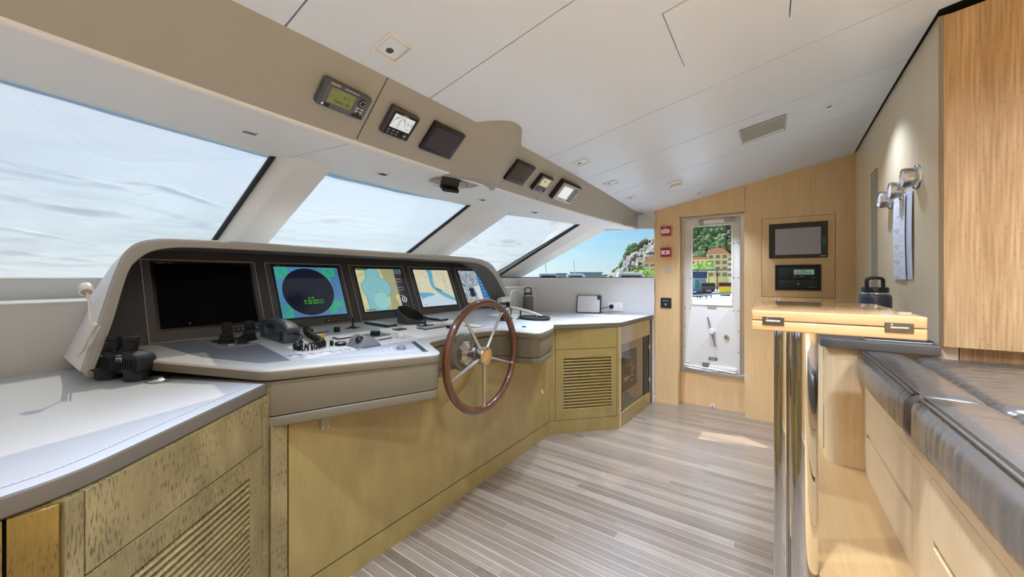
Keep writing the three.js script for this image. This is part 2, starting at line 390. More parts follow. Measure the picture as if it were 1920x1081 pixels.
{
  const c = thing('periscope_compass', 'black periscope compass hanging in the round hole of the overhead console', 'compass', null, [-1.63, 1.985, -1.71]);
  part('bracket', [cbox(0.15, 0.10, 0.02, 0.02, 0.08, -0.06, 0.004), cbox(0.02, 0.12, 0.13, 0.07, 0.08, -0.01, 0.004)], M.blackMatte, c);
  const mr = place(new THREE.Group(), [-0.01, 0.0, 0.02], [0.35, 0, -0.94], [0.5, 0.75, 0.2]); mr.name = 'mirror_head'; c.add(mr);
  part('mirror_case', [cbox(0.12, 0.11, 0.02, 0, 0.02, 0, 0.006), cbox(0.11, 0.025, 0.05, 0, -0.03, 0.02, 0.008)], M.black, mr);
  part('mirror', panel(-0.05, -0.02, 0.05, 0.07, 0.0112), M.screenBlack, mr);
  part('pivot_screw', new THREE.SphereGeometry(0.009, 16, 10).translate(0.0, 0.04, 0.10), M.steel, c);
  part('tube', cyl(0.035, 0.035, 0.10, 0.05, 0.04, -0.02), M.blackMatte, c);
}
// ------------------------------------------------------------------ windows, pillars, sun covers
const G = [ // glass corners: top and bottom at each mullion
  [V(-1.769, 1.987, 0.48), V(-2.916, 1.4, 0.48)], [V(-2.178, 2.038, -0.904), V(-3.536, 1.4, -0.904)],
  [V(-2.202, 2.037, -2.49), V(-3.51, 1.4, -2.49)], [V(-1.769, 1.987, -3.824), V(-2.916, 1.4, -3.824)]];
const quad = (a, b, c, d, n, m, f) => { const rows = []; for (let i = 0; i <= n; i++) { const r = []; for (let j = 0; j <= m; j++) { const p = a.clone().lerp(b, j / m).lerp(d.clone().lerp(c, j / m), i / n); if (f) p.add(f(i / n, j / m)); r.push(p); } rows.push(r); } return grid(rows); };
const ext = (g, t0, t1) => [g[0].clone().lerp(g[1], t0), g[0].clone().lerp(g[1], t1)];
const coverLabels = ['pale mesh sun cover over the big near windscreen left of the helm', 'creased white mesh sun cover over the middle windscreen behind the chart screens', 'white mesh sun cover over the narrow far windscreen beside the far bottle'];
for (let k = 0; k < 3; k++) {
  const w = struct('window_' + (k + 1)), a = ext(G[k], -0.06, 1.05), b = ext(G[k + 1], -0.06, 1.05);
  // the mullions hide the first part of the panes towards +z
  part('pane', quad(a[0], a[1], b[1], b[0], 1, 1), M.glass, w, { uv: true });
  const s = ext(G[k + 1], -0.02, 1.05);
  part('gasket', rod(s[0].clone().add(V(0.006, -0.006, 0.004)).toArray(), s[1].clone().add(V(0.006, -0.006, 0.004)).toArray(), 0.014, 10), M.seal, w);
  const out = a[0].clone().sub(a[1]).cross(b[0].clone().sub(a[0])).normalize(); if (out.y < 0) out.negate();
  const L = a[0].distanceTo(a[1]), Wd = a[0].distanceTo(b[0]);
  const folds = Array.from({ length: 34 }, () => ({ u: rnd(), v: 0.35 + rnd() * 0.6, dir: (rnd() - 0.5) * 0.5, len: 0.12 + rnd() * 0.35, h: 0.008 + rnd() * 0.014, w: 0.008 + rnd() * 0.014 }));
  const wide = (g, d) => g.map((p) => p.clone().add(V(0, 0, d))), ca = wide(a, k ? -0.1 : 0), cb = wide(b, -0.085);
  const q = quad(ca[0], ca[1], cb[1], cb[0], 260, 220, (i, j) => {
    const s1 = i * Wd, t1 = j * L; let h = 0.006 * noise.noise(s1 * 3, t1 * 4, 3 + k) + 0.010 * noise.noise(s1 * 5, t1 * 24, 9 + k) * (0.25 + j) + 0.004 * noise.noise(s1 * 11, t1 * 60, 19 + k) * (0.3 + j);
    for (const f of folds) { const x = s1 - f.u * Wd, y = t1 - f.v * L, al = x * Math.cos(f.dir) + y * Math.sin(f.dir), ac = -x * Math.sin(f.dir) + y * Math.cos(f.dir) + 0.02 * Math.sin(al * 9 + f.u * 20); h += f.h * Math.exp(-((ac / f.w) ** 2)) * Math.exp(-((al / f.len) ** 4)); }
    return out.clone().multiplyScalar(0.035 + h);
  });
  single('window_cover', coverLabels[k], 'sun cover', q, M.cover, { group: 'mesh sun covers on the windscreens', uv: true });
}
const RAKE = V(-1.345, -0.638, 0);
function pillar(n, sec, label) {
  const w = struct('pillar_' + n, label);
  const pt = (p, t) => V(p[0], winY(p[1]), p[1]).addScaledVector(RAKE, t);
  const face = (a, b) => quad(pt(a, -0.12), pt(a, 1.08), pt(b, 1.08), pt(b, -0.12), 1, 6);
  part('reveal', face(sec[0], sec[1]), M.pale, w);
  part('inner_face', face(sec[1], sec[2]), M.pale, w);
  part('reveal', face(sec[2], sec[3]), M.pale, w);
  part('outer_face', face(sec[3], sec[0]).translate(-0.005, 0.012, 0), M.gap, w);
}
pillar(1, [[-2.178, -0.912], [-1.995, -0.972], [-2.031, -1.171], [-2.21, -1.2]]);
pillar(2, [[-2.202, -2.498], [-1.985, -2.651], [-2.012, -2.905], [-2.18, -2.91]]);
pillar(3, [[-1.775, -3.83], [-1.60, -4.00], [-1.515, -4.13], [-1.60, -4.215]]);
pillar(4, [[-1.75, 0.9], [-1.50, 0.86], [-1.45, 0.60], [-1.76, 0.49]]);
// ------------------------------------------------------------------ side wall, forward wall, outer walls
const SD = V(-1.36, 0, 0.36).normalize(), SN = V(SD.z, 0, -SD.x);       // along the far side wall (forwards), and into the room
const sideP = (s, y, off = 0) => V(-1.078, y, -4.363).addScaledVector(SD, s).addScaledVector(SN, off);
{
  const w = struct('wall_starboard', 'grey side wall under the far side window, then oak-veneered wall with door');
  const slab = (s0, s1, y0, y1, t0, t1) => { const a = [sideP(s0, y0, t0), sideP(s1, y0, t0), sideP(s1, y0, t1), sideP(s0, y0, t1)].map((p) => [p.x, p.z]); return prism(a, y0, y1); };
  part('lining', slab(0, 2.05, 0, 1.388, -0.05, 0), M.wallGray, w);
  part('window_ledge', slab(0, 2.05, 1.386, 1.396, -0.16, 0.004), M.pale, w);
  part('head_lining', slab(0, 1.2, 1.955, 2.2, -0.1, -0.005), M.wallGray, w);
  // oak panels facing the room; the tops follow the ceiling
  const oak = (x0, x1, y0, y1, z0, z1, du) => { const a = y1 ?? 2.369 + 0.2 * x0 + 0.012, b = y1 ?? 2.369 + 0.2 * x1 + 0.012; return part('oak_panel', plate([[x0, y0], [x1, y0], [x1, b], [x0, a]], z1 - z0).translate(0, 0, z0), M.oak, w, { du }); };
  oak(-1.086, -0.836, 0, null, -4.62, -4.405, 0.1);
  oak(-0.834, -0.214, 0, 0.352, -4.62, -4.532, 0.7);
  oak(-0.834, -0.214, 2.078, null, -4.62, -4.4055, 0.5);
  part('oak_jamb', [box(-0.837, -0.832, 0.353, 2.078, -4.6, -4.4045), box(-0.216, -0.21, 0.353, 2.078, -4.6, -4.4045), box(-0.834, -0.214, 2.074, 2.079, -4.6, -4.4045)], M.oakPale, w);
  // right-hand panel round the access panel
  const A = [[-0.074, 1.212], [0.478, 1.212], [0.478, 1.974], [-0.074, 1.974]];
  part('oak_panel', plate([[-0.212, 0], [0.62, 0], [0.62, 2.505], [-0.212, 2.339]], 0.2, 0, [A]).translate(0, 0, -4.605), M.oak, w, { du: 0.33 });
  part('backing', box(-0.2, 0.6, 1.1, 2.1, -4.5, -4.44), M.seam, w);
  part('access_panel', plate([[-0.071, 1.215], [0.475, 1.215], [0.475, 1.971], [-0.071, 1.971]], 0.05, 0.0015).translate(0, 0, -4.4555), M.oak, w, { du: 0.36, label: 'removable oak access panel' });
  part('floor_socket', [box(-0.53, -0.498, 0.008, 0.036, -4.534, -4.526, 0.002)], M.white, w);
  part('floor_socket', box(-0.518, -0.51, 0.014, 0.03, -4.527, -4.5245), M.black, w);
  part('outer_skin', [box(-1.09, -0.84, 0, 2.2, -4.72, -4.62), box(-0.21, 1.9, 0, 2.6, -4.72, -4.62), box(-0.84, -0.2, 2.08, 2.5, -4.72, -4.62), box(-0.84, -0.2, -0.05, 0.35, -4.72, -4.62)], M.white, w);
}
{
  const w = struct('window_4', 'side window with a view of the cliff and harbour');
  const top = (s) => { const p = sideP(s, 0, -0.04); return winY(p.z) + 0.02; };
  const a = [], n = 6; for (let i = 0; i <= n; i++) { const s = 1.98 * i / n; a.push([sideP(s, 1.39, -0.045), sideP(s, top(s), -0.045)]); }
  part('pane', grid(a), M.glass, w, { uv: true });
  part('gasket', rod(sideP(-0.0, 1.4, -0.03).toArray(), sideP(1.95, 1.4, -0.03).toArray(), 0.006, 8), M.seal, w);
}
{
  const w = struct('wall_forward', 'grey bulkhead and ledges below the windscreens');
  part('lower_bulkhead', prism([[-2.66, 1.06], [-2.66, -0.2], [-2.72, -0.5], [-2.75, -1.8], [-2.72, -3.0], [-2.43, -3.4], [-2.4, -4.03], [-2.9, -4.0], [-3.2, -3.85], [-3.7, -2.6], [-3.7, -0.8], [-3.2, 0.5], [-2.8, 1.06]], 0.5, 1.29, 0.004), M.wallGray, w);
  part('upper_bulkhead', prism([[-2.98, 1.06], [-3.02, 0.1], [-3.1, -0.5], [-3.2, -1.8], [-3.05, -3.0], [-2.72, -3.5], [-2.62, -3.95], [-2.95, -3.88], [-3.65, -2.6], [-3.65, -0.8], [-3.05, 0.5]], 1.288, 1.396, 0.004), M.wallGray, w);
  part('ledge_edge', tube([[-2.655, 1.288, 1.05], [-2.655, 1.288, -0.2], [-2.715, 1.288, -0.5]], 0.004, 12, 6), M.pale, w);
  part('ledge_edge', tube([[-2.425, 1.288, -3.42], [-2.395, 1.288, -4.02]], 0.004, 8, 6), M.pale, w);
  part('sill_edge', tube([[-2.98, 1.396, 1.0], [-3.02, 1.396, 0.1], [-3.1, 1.396, -0.5], [-3.2, 1.396, -1.8]], 0.004, 16, 6), M.pale, w);
}
{ // behind the camera: port side with its door standing open and the mirrored side window, and the aft end
  const w = struct('wall_port');
  part('lining', [box(-1.1, -0.84, 0, 2.2, 1.06, 1.16), box(-0.21, 1.9, 0, 2.6, 1.06, 1.16), box(-0.84, -0.21, 2.08, 2.5, 1.06, 1.16), box(-0.84, -0.21, -0.05, 0.2, 1.06, 1.16), box(-3.0, -1.09, 0, 1.39, 1.06, 1.16), box(-0.84, -0.72, 0.2, 2.08, 1.08, 1.14), box(-0.33, -0.21, 0.2, 2.08, 1.08, 1.14), box(-0.72, -0.33, 0.2, 1.10, 1.08, 1.14), box(-0.72, -0.33, 1.95, 2.08, 1.08, 1.14)], M.oak, w);
}
{
  const e = struct('wall_bench', 'deep oak end panel above the bench');
  part('veneer', plate([[0.6805, 0.467], [1.775, 0.467], [1.775, 2.70], [0.6805, 2.54]], 0.045).translate(0, 0, -2.504), M.oakDeep, e);
  part('veneer', plate([[0.6155, 1.102], [1.775, 1.102], [1.775, 2.70], [0.6155, 2.53]], 0.062).translate(0, 0, -2.4515), M.oakDeep, e);
  const rw = struct('wall_rear'); part('rear_lining', box(1.78, 1.86, 0, 2.8, -4.7, 1.16), M.oakDeep, rw);
  const w = struct('wall_aft', 'pale veneered wall beside the raised bench');
  part('veneer', plate([[2.453, 0.467], [4.405, 0.467], [4.405, 2.505], [3.2, 2.55], [2.453, 2.563]], 0.06).rotateY(Math.PI / 2).translate(0.615, 0, 0), M.aft, w);
  // recessed locker door near the corner
  part('locker_gap', box(0.6142, 0.6148, 1.15, 2.172, -4.33, -3.612), M.seam, w);
  part('locker_door', box(0.6100, 0.6142, 1.15, 2.167, -4.326, -3.80, 0.001), M.aft, w, { label: 'flush locker door', du: 0.3 });
  part('finger_groove', box(0.6128, 0.6143, 1.15, 2.165, -3.797, -3.616), std({ color: '#a7a38c', roughness: 0.6 }), w);
}
// ------------------------------------------------------------------ door in the far wall
{
  const d = struct('door_1', 'white weathertight side door with window and steel frame');
  const Z = -4.55;
  part('frame', [box(-0.829, -0.803, 0.355, 2.074, Z - 0.05, Z + 0.012, 0.004), box(-0.262, -0.218, 0.355, 2.074, Z - 0.05, Z + 0.016, 0.006), box(-0.829, -0.218, 2.038, 2.074, Z - 0.05, Z + 0.014, 0.005), box(-0.829, -0.218, 0.353, 0.392, Z - 0.05, Z + 0.03, 0.006)], M.steel, d);
  const leaf = part('leaf', plate(rect(-0.806, 0.39, -0.262, 2.042, 0.02), 0.04, 0.003, [rect(-0.722, 1.102, -0.33, 1.966, 0.012)]).translate(0, 0, Z - 0.035), M.doorWhite, d);
  part('window_surround', plate(rect(-0.728, 1.096, -0.324, 1.972, 0.015), 0.012, 0.003, [rect(-0.712, 1.112, -0.34, 1.956, 0.01)]).translate(0, 0, Z - 0.002), M.white, leaf);
  part('pane', panel(-0.722, 1.102, -0.33, 1.966, Z - 0.02), M.glass, leaf, { uv: true });
  part('handle', [rod([-0.562, 0.975, Z + 0.03], [-0.535, 0.86, Z + 0.03], 0.007), rod([-0.515, 0.79, Z + 0.03], [-0.487, 0.663, Z + 0.03], 0.007)], M.brushed, leaf);
  part('handle_hub', cyl(0.028, 0.026, 0.04, -0.524, 0.823, Z, 'z'), M.white, leaf);
  const lk = part('lock', cyl(0.026, 0.024, 0.012, -0.386, 0.772, Z + 0.004, 'z'), M.chrome, leaf);
  part('keyhole', box(-0.39, -0.382, 0.758, 0.786, Z + 0.016, Z + 0.0175), M.black, lk);
  for (const [x, ys] of [[-0.79, [1.74, 1.39, 1.06, 0.85, 0.62]], [-0.735, [1.74, 1.39, 1.06]], [-0.318, [1.76, 1.40, 1.05]], [-0.277, [1.76, 1.40, 1.05, 0.84, 0.62]]]) for (const y of ys) part('screw', cyl(0.006, 0.005, 0.003, x, y, Z + 0.004, 'z', 10), M.pewter, leaf);
  const closer = part('closer', [box(-0.60, -0.40, 1.985, 2.02, Z + 0.006, Z + 0.04, 0.004)], M.white, leaf);
  part('bracket', [box(-0.645, -0.602, 1.97, 2.022, Z + 0.006, Z + 0.03, 0.003), box(-0.398, -0.30, 1.99, 2.025, Z + 0.006, Z + 0.035, 0.003)], M.brushed, closer);
  part('latch_block', [box(-0.612, -0.545, 0.43, 0.485, Z + 0.005, Z + 0.03, 0.004)], M.brushed, leaf);
  part('closer_arm', [box(-0.56, -0.29, 0.42, 0.452, Z + 0.008, Z + 0.03, 0.004), rod([-0.79, 0.43, Z + 0.02], [-0.30, 0.405, Z + 0.035], 0.008)], M.white, leaf);
  part('bolt', [rod([-0.80, 0.405, Z + 0.03], [-0.45, 0.395, Z + 0.05], 0.011), rod([-0.5, 0.39, Z + 0.05], [-0.25, 0.385, Z + 0.045], 0.009), cyl(0.016, 0.016, 0.03, -0.47, 0.395, Z + 0.03, 'z')], M.chrome, d);
  part('stop', cyl(0.013, 0.013, 0.02, -0.765, 0.47, Z + 0.004, 'z'), M.white, leaf);
  part('name_plate', panel(-0.566, 1.064, -0.48, 1.094, Z + 0.0075), paint(172, 60, (c, w, h) => { c.fillStyle = '#c3c0b8'; c.fillRect(0, 0, w, h); c.strokeStyle = '#77746c'; c.lineWidth = 5; c.strokeRect(3, 3, w - 6, h - 6); c.fillStyle = '#6a675f'; c.font = 'bold 30px sans-serif'; c.fillText('OPEN', 14, 42); c.fillText('CLOSE', 96, 42, 68); }), leaf, { uv: true });
  part('safety_plate', panel(-0.554, 0.507, -0.47, 0.542, Z + 0.0075), paint(168, 70, (c, w, h) => { c.fillStyle = '#3f6b52'; c.fillRect(0, 0, w, h); c.fillStyle = '#cfe0d2'; c.font = 'bold 24px sans-serif'; c.fillText('KEEP DOOR', 12, 30, 144); c.fillText('CLOSED', 32, 58, 104); }), leaf, { uv: true });
}
// ------------------------------------------------------------------ fittings on the far wall
function callPoint(y, label, mark) {
  const t = thing('call_point', label, 'call point', 'red call points beside the door', [-0.959, y, -4.405]);
  part('housing', cbox(0.105, 0.105, 0.035, 0, 0, 0.0175, 0.006), M.red, t);
  part('glass_plate', panel(-0.043, -0.022, 0.043, 0.02, 0.0356), paint(172, 84, (c, w, h) => { c.fillStyle = '#f2efee'; c.fillRect(0, 0, w, h); c.fillStyle = '#15181b'; if (mark) { c.beginPath(); c.arc(86, 42, 20, 0, 7); c.fill(); } else { for (const x of [50, 86, 122]) { c.beginPath(); c.arc(x, 44, 10, 0, 7); c.fill(); } c.fillRect(34, 40, 14, 8); c.fillRect(124, 40, 14, 8); } }), t, { uv: true });
  part('lettering', panel(-0.02, 0.028, 0.02, 0.042, 0.0356), paint(80, 28, (c, w, h) => { c.fillStyle = '#b2242c'; c.fillRect(0, 0, w, h); c.fillStyle = mark ? '#5a0f14' : '#f0c8c8'; c.font = 'bold 26px sans-serif'; c.fillText('FIRE', 8, 23, 64); }), t, { uv: true });
  part('lamp', cyl(0.007, 0.006, 0.006, -0.038, -0.038, 0.034, 'z', 12), mark ? M.red : M.white, t);
}
callPoint(1.914, 'upper red call point box with three dots beside the door', false);
callPoint(1.680, 'lower red call point box with one black button beside the door', true);
{
  const t = thing('switch_plate', 'square black switch plate on the oak panel left of the door', 'switch', null, [-0.96, 1.118, -4.405]);
  part('plate', cbox(0.112, 0.112, 0.012, 0, 0, 0.006, 0.004), M.blackMatte, t);
  part('button', cyl(0.016, 0.013, 0.008, 0, -0.018, 0.012, 'z', 20), M.steel, t);
  part('lettering', panel(-0.035, 0.014, 0.035, 0.034, 0.0125), paint(140, 40, (c, w, h) => { c.fillStyle = '#17181b'; c.fillRect(0, 0, w, h); c.fillStyle = '#b9bcc0'; c.font = 'bold 24px sans-serif'; c.fillText('DOOR LOCK', 6, 28, 128); }), t, { uv: true });
}
single('blank_plate', 'faint pale square blank plate below the red boxes', 'plate', [cbox(0.066, 0.06, 0.004, -0.95, 1.48, -4.403, 0.0015), cbox(0.05, 0.003, 0.002, -0.95, 1.48, -4.4005), cbox(0.003, 0.045, 0.002, -0.95, 1.48, -4.4005)], std({ color: '#c9bda8', roughness: 0.6 }));
{
  const t = thing('touch_panel', 'black wall touch panel with grey screen and green key strip', 'display', null, [0.205, 1.748, -4.405]);
  part('bezel', cbox(0.437, 0.330, 0.02, 0, 0, 0.010, 0.006), M.black, t);
  part('screen', panel(-0.170, -0.132, 0.170, 0.115, 0.0205), phy({ color: '#8d9299', roughness: 0.3, clearcoat: 0.6, clearcoatRoughness: 0.2 }), t, { uv: true });
  part('key_strip', panel(0.182, -0.06, 0.205, 0.03, 0.0206), paint(46, 180, (c, w, h) => { c.fillStyle = '#0b140d'; c.fillRect(0, 0, w, h); c.strokeStyle = '#1fae46'; c.lineWidth = 5; c.strokeRect(4, 4, w - 8, h - 8); c.fillStyle = '#2fae4c'; c.fillRect(15, 60, 16, 16); c.fillRect(15, 96, 16, 22); }), t, { uv: true });
  part('lettering', panel(0.165, -0.158, 0.211, -0.143, 0.0206), paint(110, 34, (c, w, h) => { c.fillStyle = '#0c0d0f'; c.fillRect(0, 0, w, h); c.fillStyle = '#d8d8d8'; c.font = 'bold 27px sans-serif'; c.fillText('Magelis', 2, 26, 104); }), t, { uv: true });
  part('indicator', cyl(0.004, 0.004, 0.001, 0.193, 0.137, 0.02, 'z', 10), M.lightGray, t); part('indicator', cyl(0.003, 0.003, 0.001, -0.168, -0.152, 0.02, 'z', 8), M.lightGray, t);
}
{
  const t = thing('alarm_unit', 'black fire alarm control unit with small green lit display', 'control unit', null, [0.2065, 1.400, -4.405]);
  part('frame', plate(rect(-0.172, -0.121, 0.172, 0.121, 0.004), 0.014, 0.002, [rect(-0.158, -0.105, 0.158, 0.108)]), M.black, t);
  const f = part('front', plate(rect(-0.158, -0.105, 0.158, 0.108), 0.006), M.blackMatte, t);
  part('door', [plate(rect(-0.152, -0.018, 0.146, 0.098, 0.004), 0.004, 0.001).translate(0, 0, 0.006)], M.rubber, f);
  part('drawer', [plate(rect(-0.152, -0.098, 0.146, -0.024, 0.004), 0.004, 0.001).translate(0, 0, 0.006)], M.rubber, f);
  part('display', panel(-0.028, 0.028, 0.122, 0.075, 0.0105), paint(300, 94, (c, w, h) => { c.fillStyle = '#5f9c86'; c.fillRect(0, 0, w, h); c.fillStyle = '#12352c'; c.font = 'bold 42px serif'; c.fillText('AutroPrime', 34, 76, 232); c.beginPath(); c.ellipse(140, 22, 34, 15, 0, 0, 7); c.fill(); c.fillStyle = '#5f9c86'; c.fillRect(136, 8, 8, 26); c.fillRect(112, 18, 56, 5); }, 0.55), t, { uv: true });
  part('key_switch', [cyl(0.014, 0.012, 0.014, -0.068, 0.058, 0.010, 'z', 18), cbox(0.006, 0.03, 0.012, -0.068, 0.01, 0.014, 0.002)], M.black, t);
  part('dial', cyl(0.016, 0.015, 0.006, 0.006, -0.058, 0.010, 'z', 20), M.black, t);
  part('dial_cap', cyl(0.005, 0.004, 0.004, 0.006, -0.058, 0.016, 'z', 10), M.steel, t);
  for (let i = 0; i < 5; i++) for (let j = 0; j < 4; j++) part('sounder_hole', cbox(0.005, 0.005, 0.001, -0.082 + i * 0.009, -0.045 - j * 0.009, 0.0103), M.black, t);
  for (const [w, h, x, y] of [[0.02, 0.006, -0.02, 0.008], [0.03, 0.006, 0.03, 0.008], [0.02, 0.004, 0.115, 0], [0.05, 0.003, 0.1, -0.088]]) part('indicator', cbox(w, h, 0.001, x, y, 0.0103), M.midGray, t);
}
single('sticker', 'small red and white sticker under the access panel', 'sticker', panel(0.038, 1.181, 0.074, 1.210, -4.4035), paint(72, 58, (c, w, h) => { c.fillStyle = '#efe9e6'; c.fillRect(0, 0, w, h); c.fillStyle = '#b8323a'; c.beginPath(); c.moveTo(10, 30); c.lineTo(34, 12); c.lineTo(62, 14); c.lineTo(34, 30); c.lineTo(26, 46); c.lineTo(10, 46); c.fill(); c.fillStyle = '#3a3a5a'; c.fillRect(14, 30, 16, 6); }), { uv: true });
// ------------------------------------------------------------------ aft wall: chrome instruments and deck plans
const dial = (kind) => paint(160, 160, (c, w, h) => { c.fillStyle = '#f0ede6'; c.fillRect(0, 0, w, h); c.strokeStyle = '#222'; for (let i = 0; i < 60; i++) { const a = i / 60 * 6.2832; c.lineWidth = i % 5 ? 1.5 : 4; c.beginPath(); c.moveTo(80 + 62 * Math.cos(a), 80 + 62 * Math.sin(a)); c.lineTo(80 + (i % 5 ? 68 : 72) * Math.cos(a), 80 + (i % 5 ? 68 : 72) * Math.sin(a)); c.stroke(); } c.lineWidth = 5; c.beginPath(); c.moveTo(80, 80); c.lineTo(80 + 40 * Math.cos(kind), 80 + 40 * Math.sin(kind)); c.moveTo(80, 80); c.lineTo(80 - 52 * Math.cos(kind + 0.9), 80 - 52 * Math.sin(kind + 0.9)); c.stroke(); });
[[1.912, -2.735, 0.050, 'largest nearest chrome brass-sided wall instrument, above the deck plans', 0.3], [1.895, -2.985, 0.047, 'middle chrome wall instrument of the three on the pale wall', 1.9], [1.885, -3.235, 0.05, 'farthest chrome wall instrument, nearest the recessed locker door', 4.0]].forEach(([y, z, r, label, k]) => {
  const t = thing('wall_instrument', label, 'instrument', 'chrome instruments on the pale wall', [0.615, y, z]);
  part('flange', lathe([[0, 0], [r * 1.28, 0], [r * 1.28, 0.006], [r * 1.15, 0.014], [r, 0.016]], 0, 0, 0, '-x'), M.chrome, t);
  part('case', lathe([[r, 0.012], [r, 0.052], [r * 0.96, 0.058], [r * 0.9, 0.058], [r * 0.88, 0.054]], 0, 0, 0, '-x'), M.steel, t);
  part('dial', new THREE.CircleGeometry(r * 0.89, 36).rotateY(-Math.PI / 2).translate(-0.0545, 0, 0), dial(k), t, { uv: true });
});
const planArt = (c, w, h, s) => {
  c.fillStyle = '#eff1f6'; c.fillRect(0, 0, w, h); c.strokeStyle = '#5b6070'; c.fillStyle = '#5b6070'; c.lineWidth = 2;
  c.fillStyle = '#c5616a'; c.font = 'bold 26px sans-serif'; c.fillText('MUSTER LIST', w * 0.42, 36, w * 0.5); c.fillStyle = '#555a68';
  c.font = '20px sans-serif'; c.fillText('SAFETY PLAN', 26, 40, 110); c.strokeRect(70, 110, 90, 70); c.strokeRect(90, 130, 50, 50); for (let i = 0; i < 6; i++) c.fillRect(w - 90, 60 + i * 18, 60, 5);
  ['FLYING BRIDGE', 'BRIDGE DECK', 'MAIN DECK', 'LOWER DECK'].forEach((n, k) => {
    const y = 230 + k * 180; c.font = 'bold 19px sans-serif'; c.fillText(n, 80, y, 190);
    c.beginPath(); c.moveTo(24, y + 24); c.lineTo(200, y + 20); c.quadraticCurveTo(310, y + 40, w - 22, y + 72); c.quadraticCurveTo(310, y + 116, 200, y + 128); c.lineTo(24, y + 126); c.closePath(); c.stroke();
    for (let i = 0; i < 7; i++) c.strokeRect(34 + i * 36 + (i * s) % 9, y + 36 + (i % 3) * 14, 22 + (i * 7) % 20, 24 + (i * 11) % 30);
    c.beginPath(); c.arc(230, y + 74, 26, 0, 7); c.stroke(); for (let i = 0; i < 3; i++) c.fillRect(26, y + 136 + i * 9, 110 + (i * 67) % 150, 3);
  });
};
single('deck_plan', 'front white printed sheet of ship deck plans pinned to pale wall', 'paper', quadWall(0.608, [-3.149, 1.862], [-2.905, 1.862], [-2.893, 1.39], [-3.149, 1.39]), paint(360, 940, (c, w, h) => planArt(c, w, h, 3)), { uv: true });
single('print_sheet', 'second white printed sheet half hidden behind the deck plan', 'paper', quadWall(0.6125, [-2.99, 1.866], [-2.80, 1.866], [-2.795, 1.392], [-2.99, 1.392]), paint(360, 940, (c, w, h) => { c.fillStyle = '#dfe2ec'; c.fillRect(0, 0, w, h); c.fillStyle = '#9aa0b2'; for (let i = 0; i < 60; i++) c.fillRect(20, 24 + i * 15, 180 + (i * 71) % 140, 4); }), { uv: true });
function quadWall(x, a, b, c, d) {   // a sheet 1 mm thick with a slight bow, on a wall that faces -x
  const rows = [], n = 10; for (let i = 0; i <= n; i++) { const t = i / n, r = []; for (let j = 0; j <= 4; j++) { const s = j / 4, z0 = a[0] + (d[0] - a[0]) * t, z1 = b[0] + (c[0] - b[0]) * t, y0 = a[1] + (d[1] - a[1]) * t; r.push(V(x - 0.004 * Math.sin(t * 3.1) - 0.002 * s, y0, z0 + (z1 - z0) * s)); } rows.push(r); }
  const g = grid(rows), uv = g.attributes.uv; for (let i = 0; i < uv.count; i++) uv.setXY(i, uv.getY(i), 1 - uv.getX(i)); return g;
}
// ------------------------------------------------------------------ raised platform, bench, side cabinet, table
{
  const p = thing('platform', 'pale oak raised platform that carries the bench and cabinet', 'platform');
  part('deck', prism([[0.1265, 1.05], [0.1265, -4.4], [1.77, -4.4], [1.77, 1.05]], 0.44, 0.466, 0.002), M.platform, p, { turn: 1 });
  part('riser', prism([[0.131, 1.05], [0.131, -4.4], [0.2, -4.4], [0.2, 1.05]], 0.0, 0.439), M.oakPale, p);
}
{
  const c = thing('side_cabinet', 'pale oak cabinet with rounded corner and dark leather top beside the bench', 'cabinet', null, [0.4, 0.466, -2.45]);
  const L = (pts) => pts.map((q) => [q[0] - 0.4, q[1] + 2.45, q[2]]);
  part('body', prism(L([[0.613, -2.452], [0.613, -4.395], [0.232, -4.395], [0.232, -2.452, 0.075]]), 0.001, 0.586, 0, [], 12), M.oakPale, c);
  part('door', prism(L([[0.2275, -2.56], [0.2275, -4.0], [0.233, -4.0], [0.233, -2.56]]), 0.03, 0.56, 0.001), M.oakPale, c);
  part('top', prism(L([[0.612, -2.405], [0.612, -4.395], [0.205, -4.395], [0.205, -2.405, 0.06]]), 0.587, 0.634, 0.006, [], 12), std({ color: '#57534c', roughness: 0.36, bumpMap: rep(T.leather, 0.12), bumpScale: 0.0002 }), c);
}
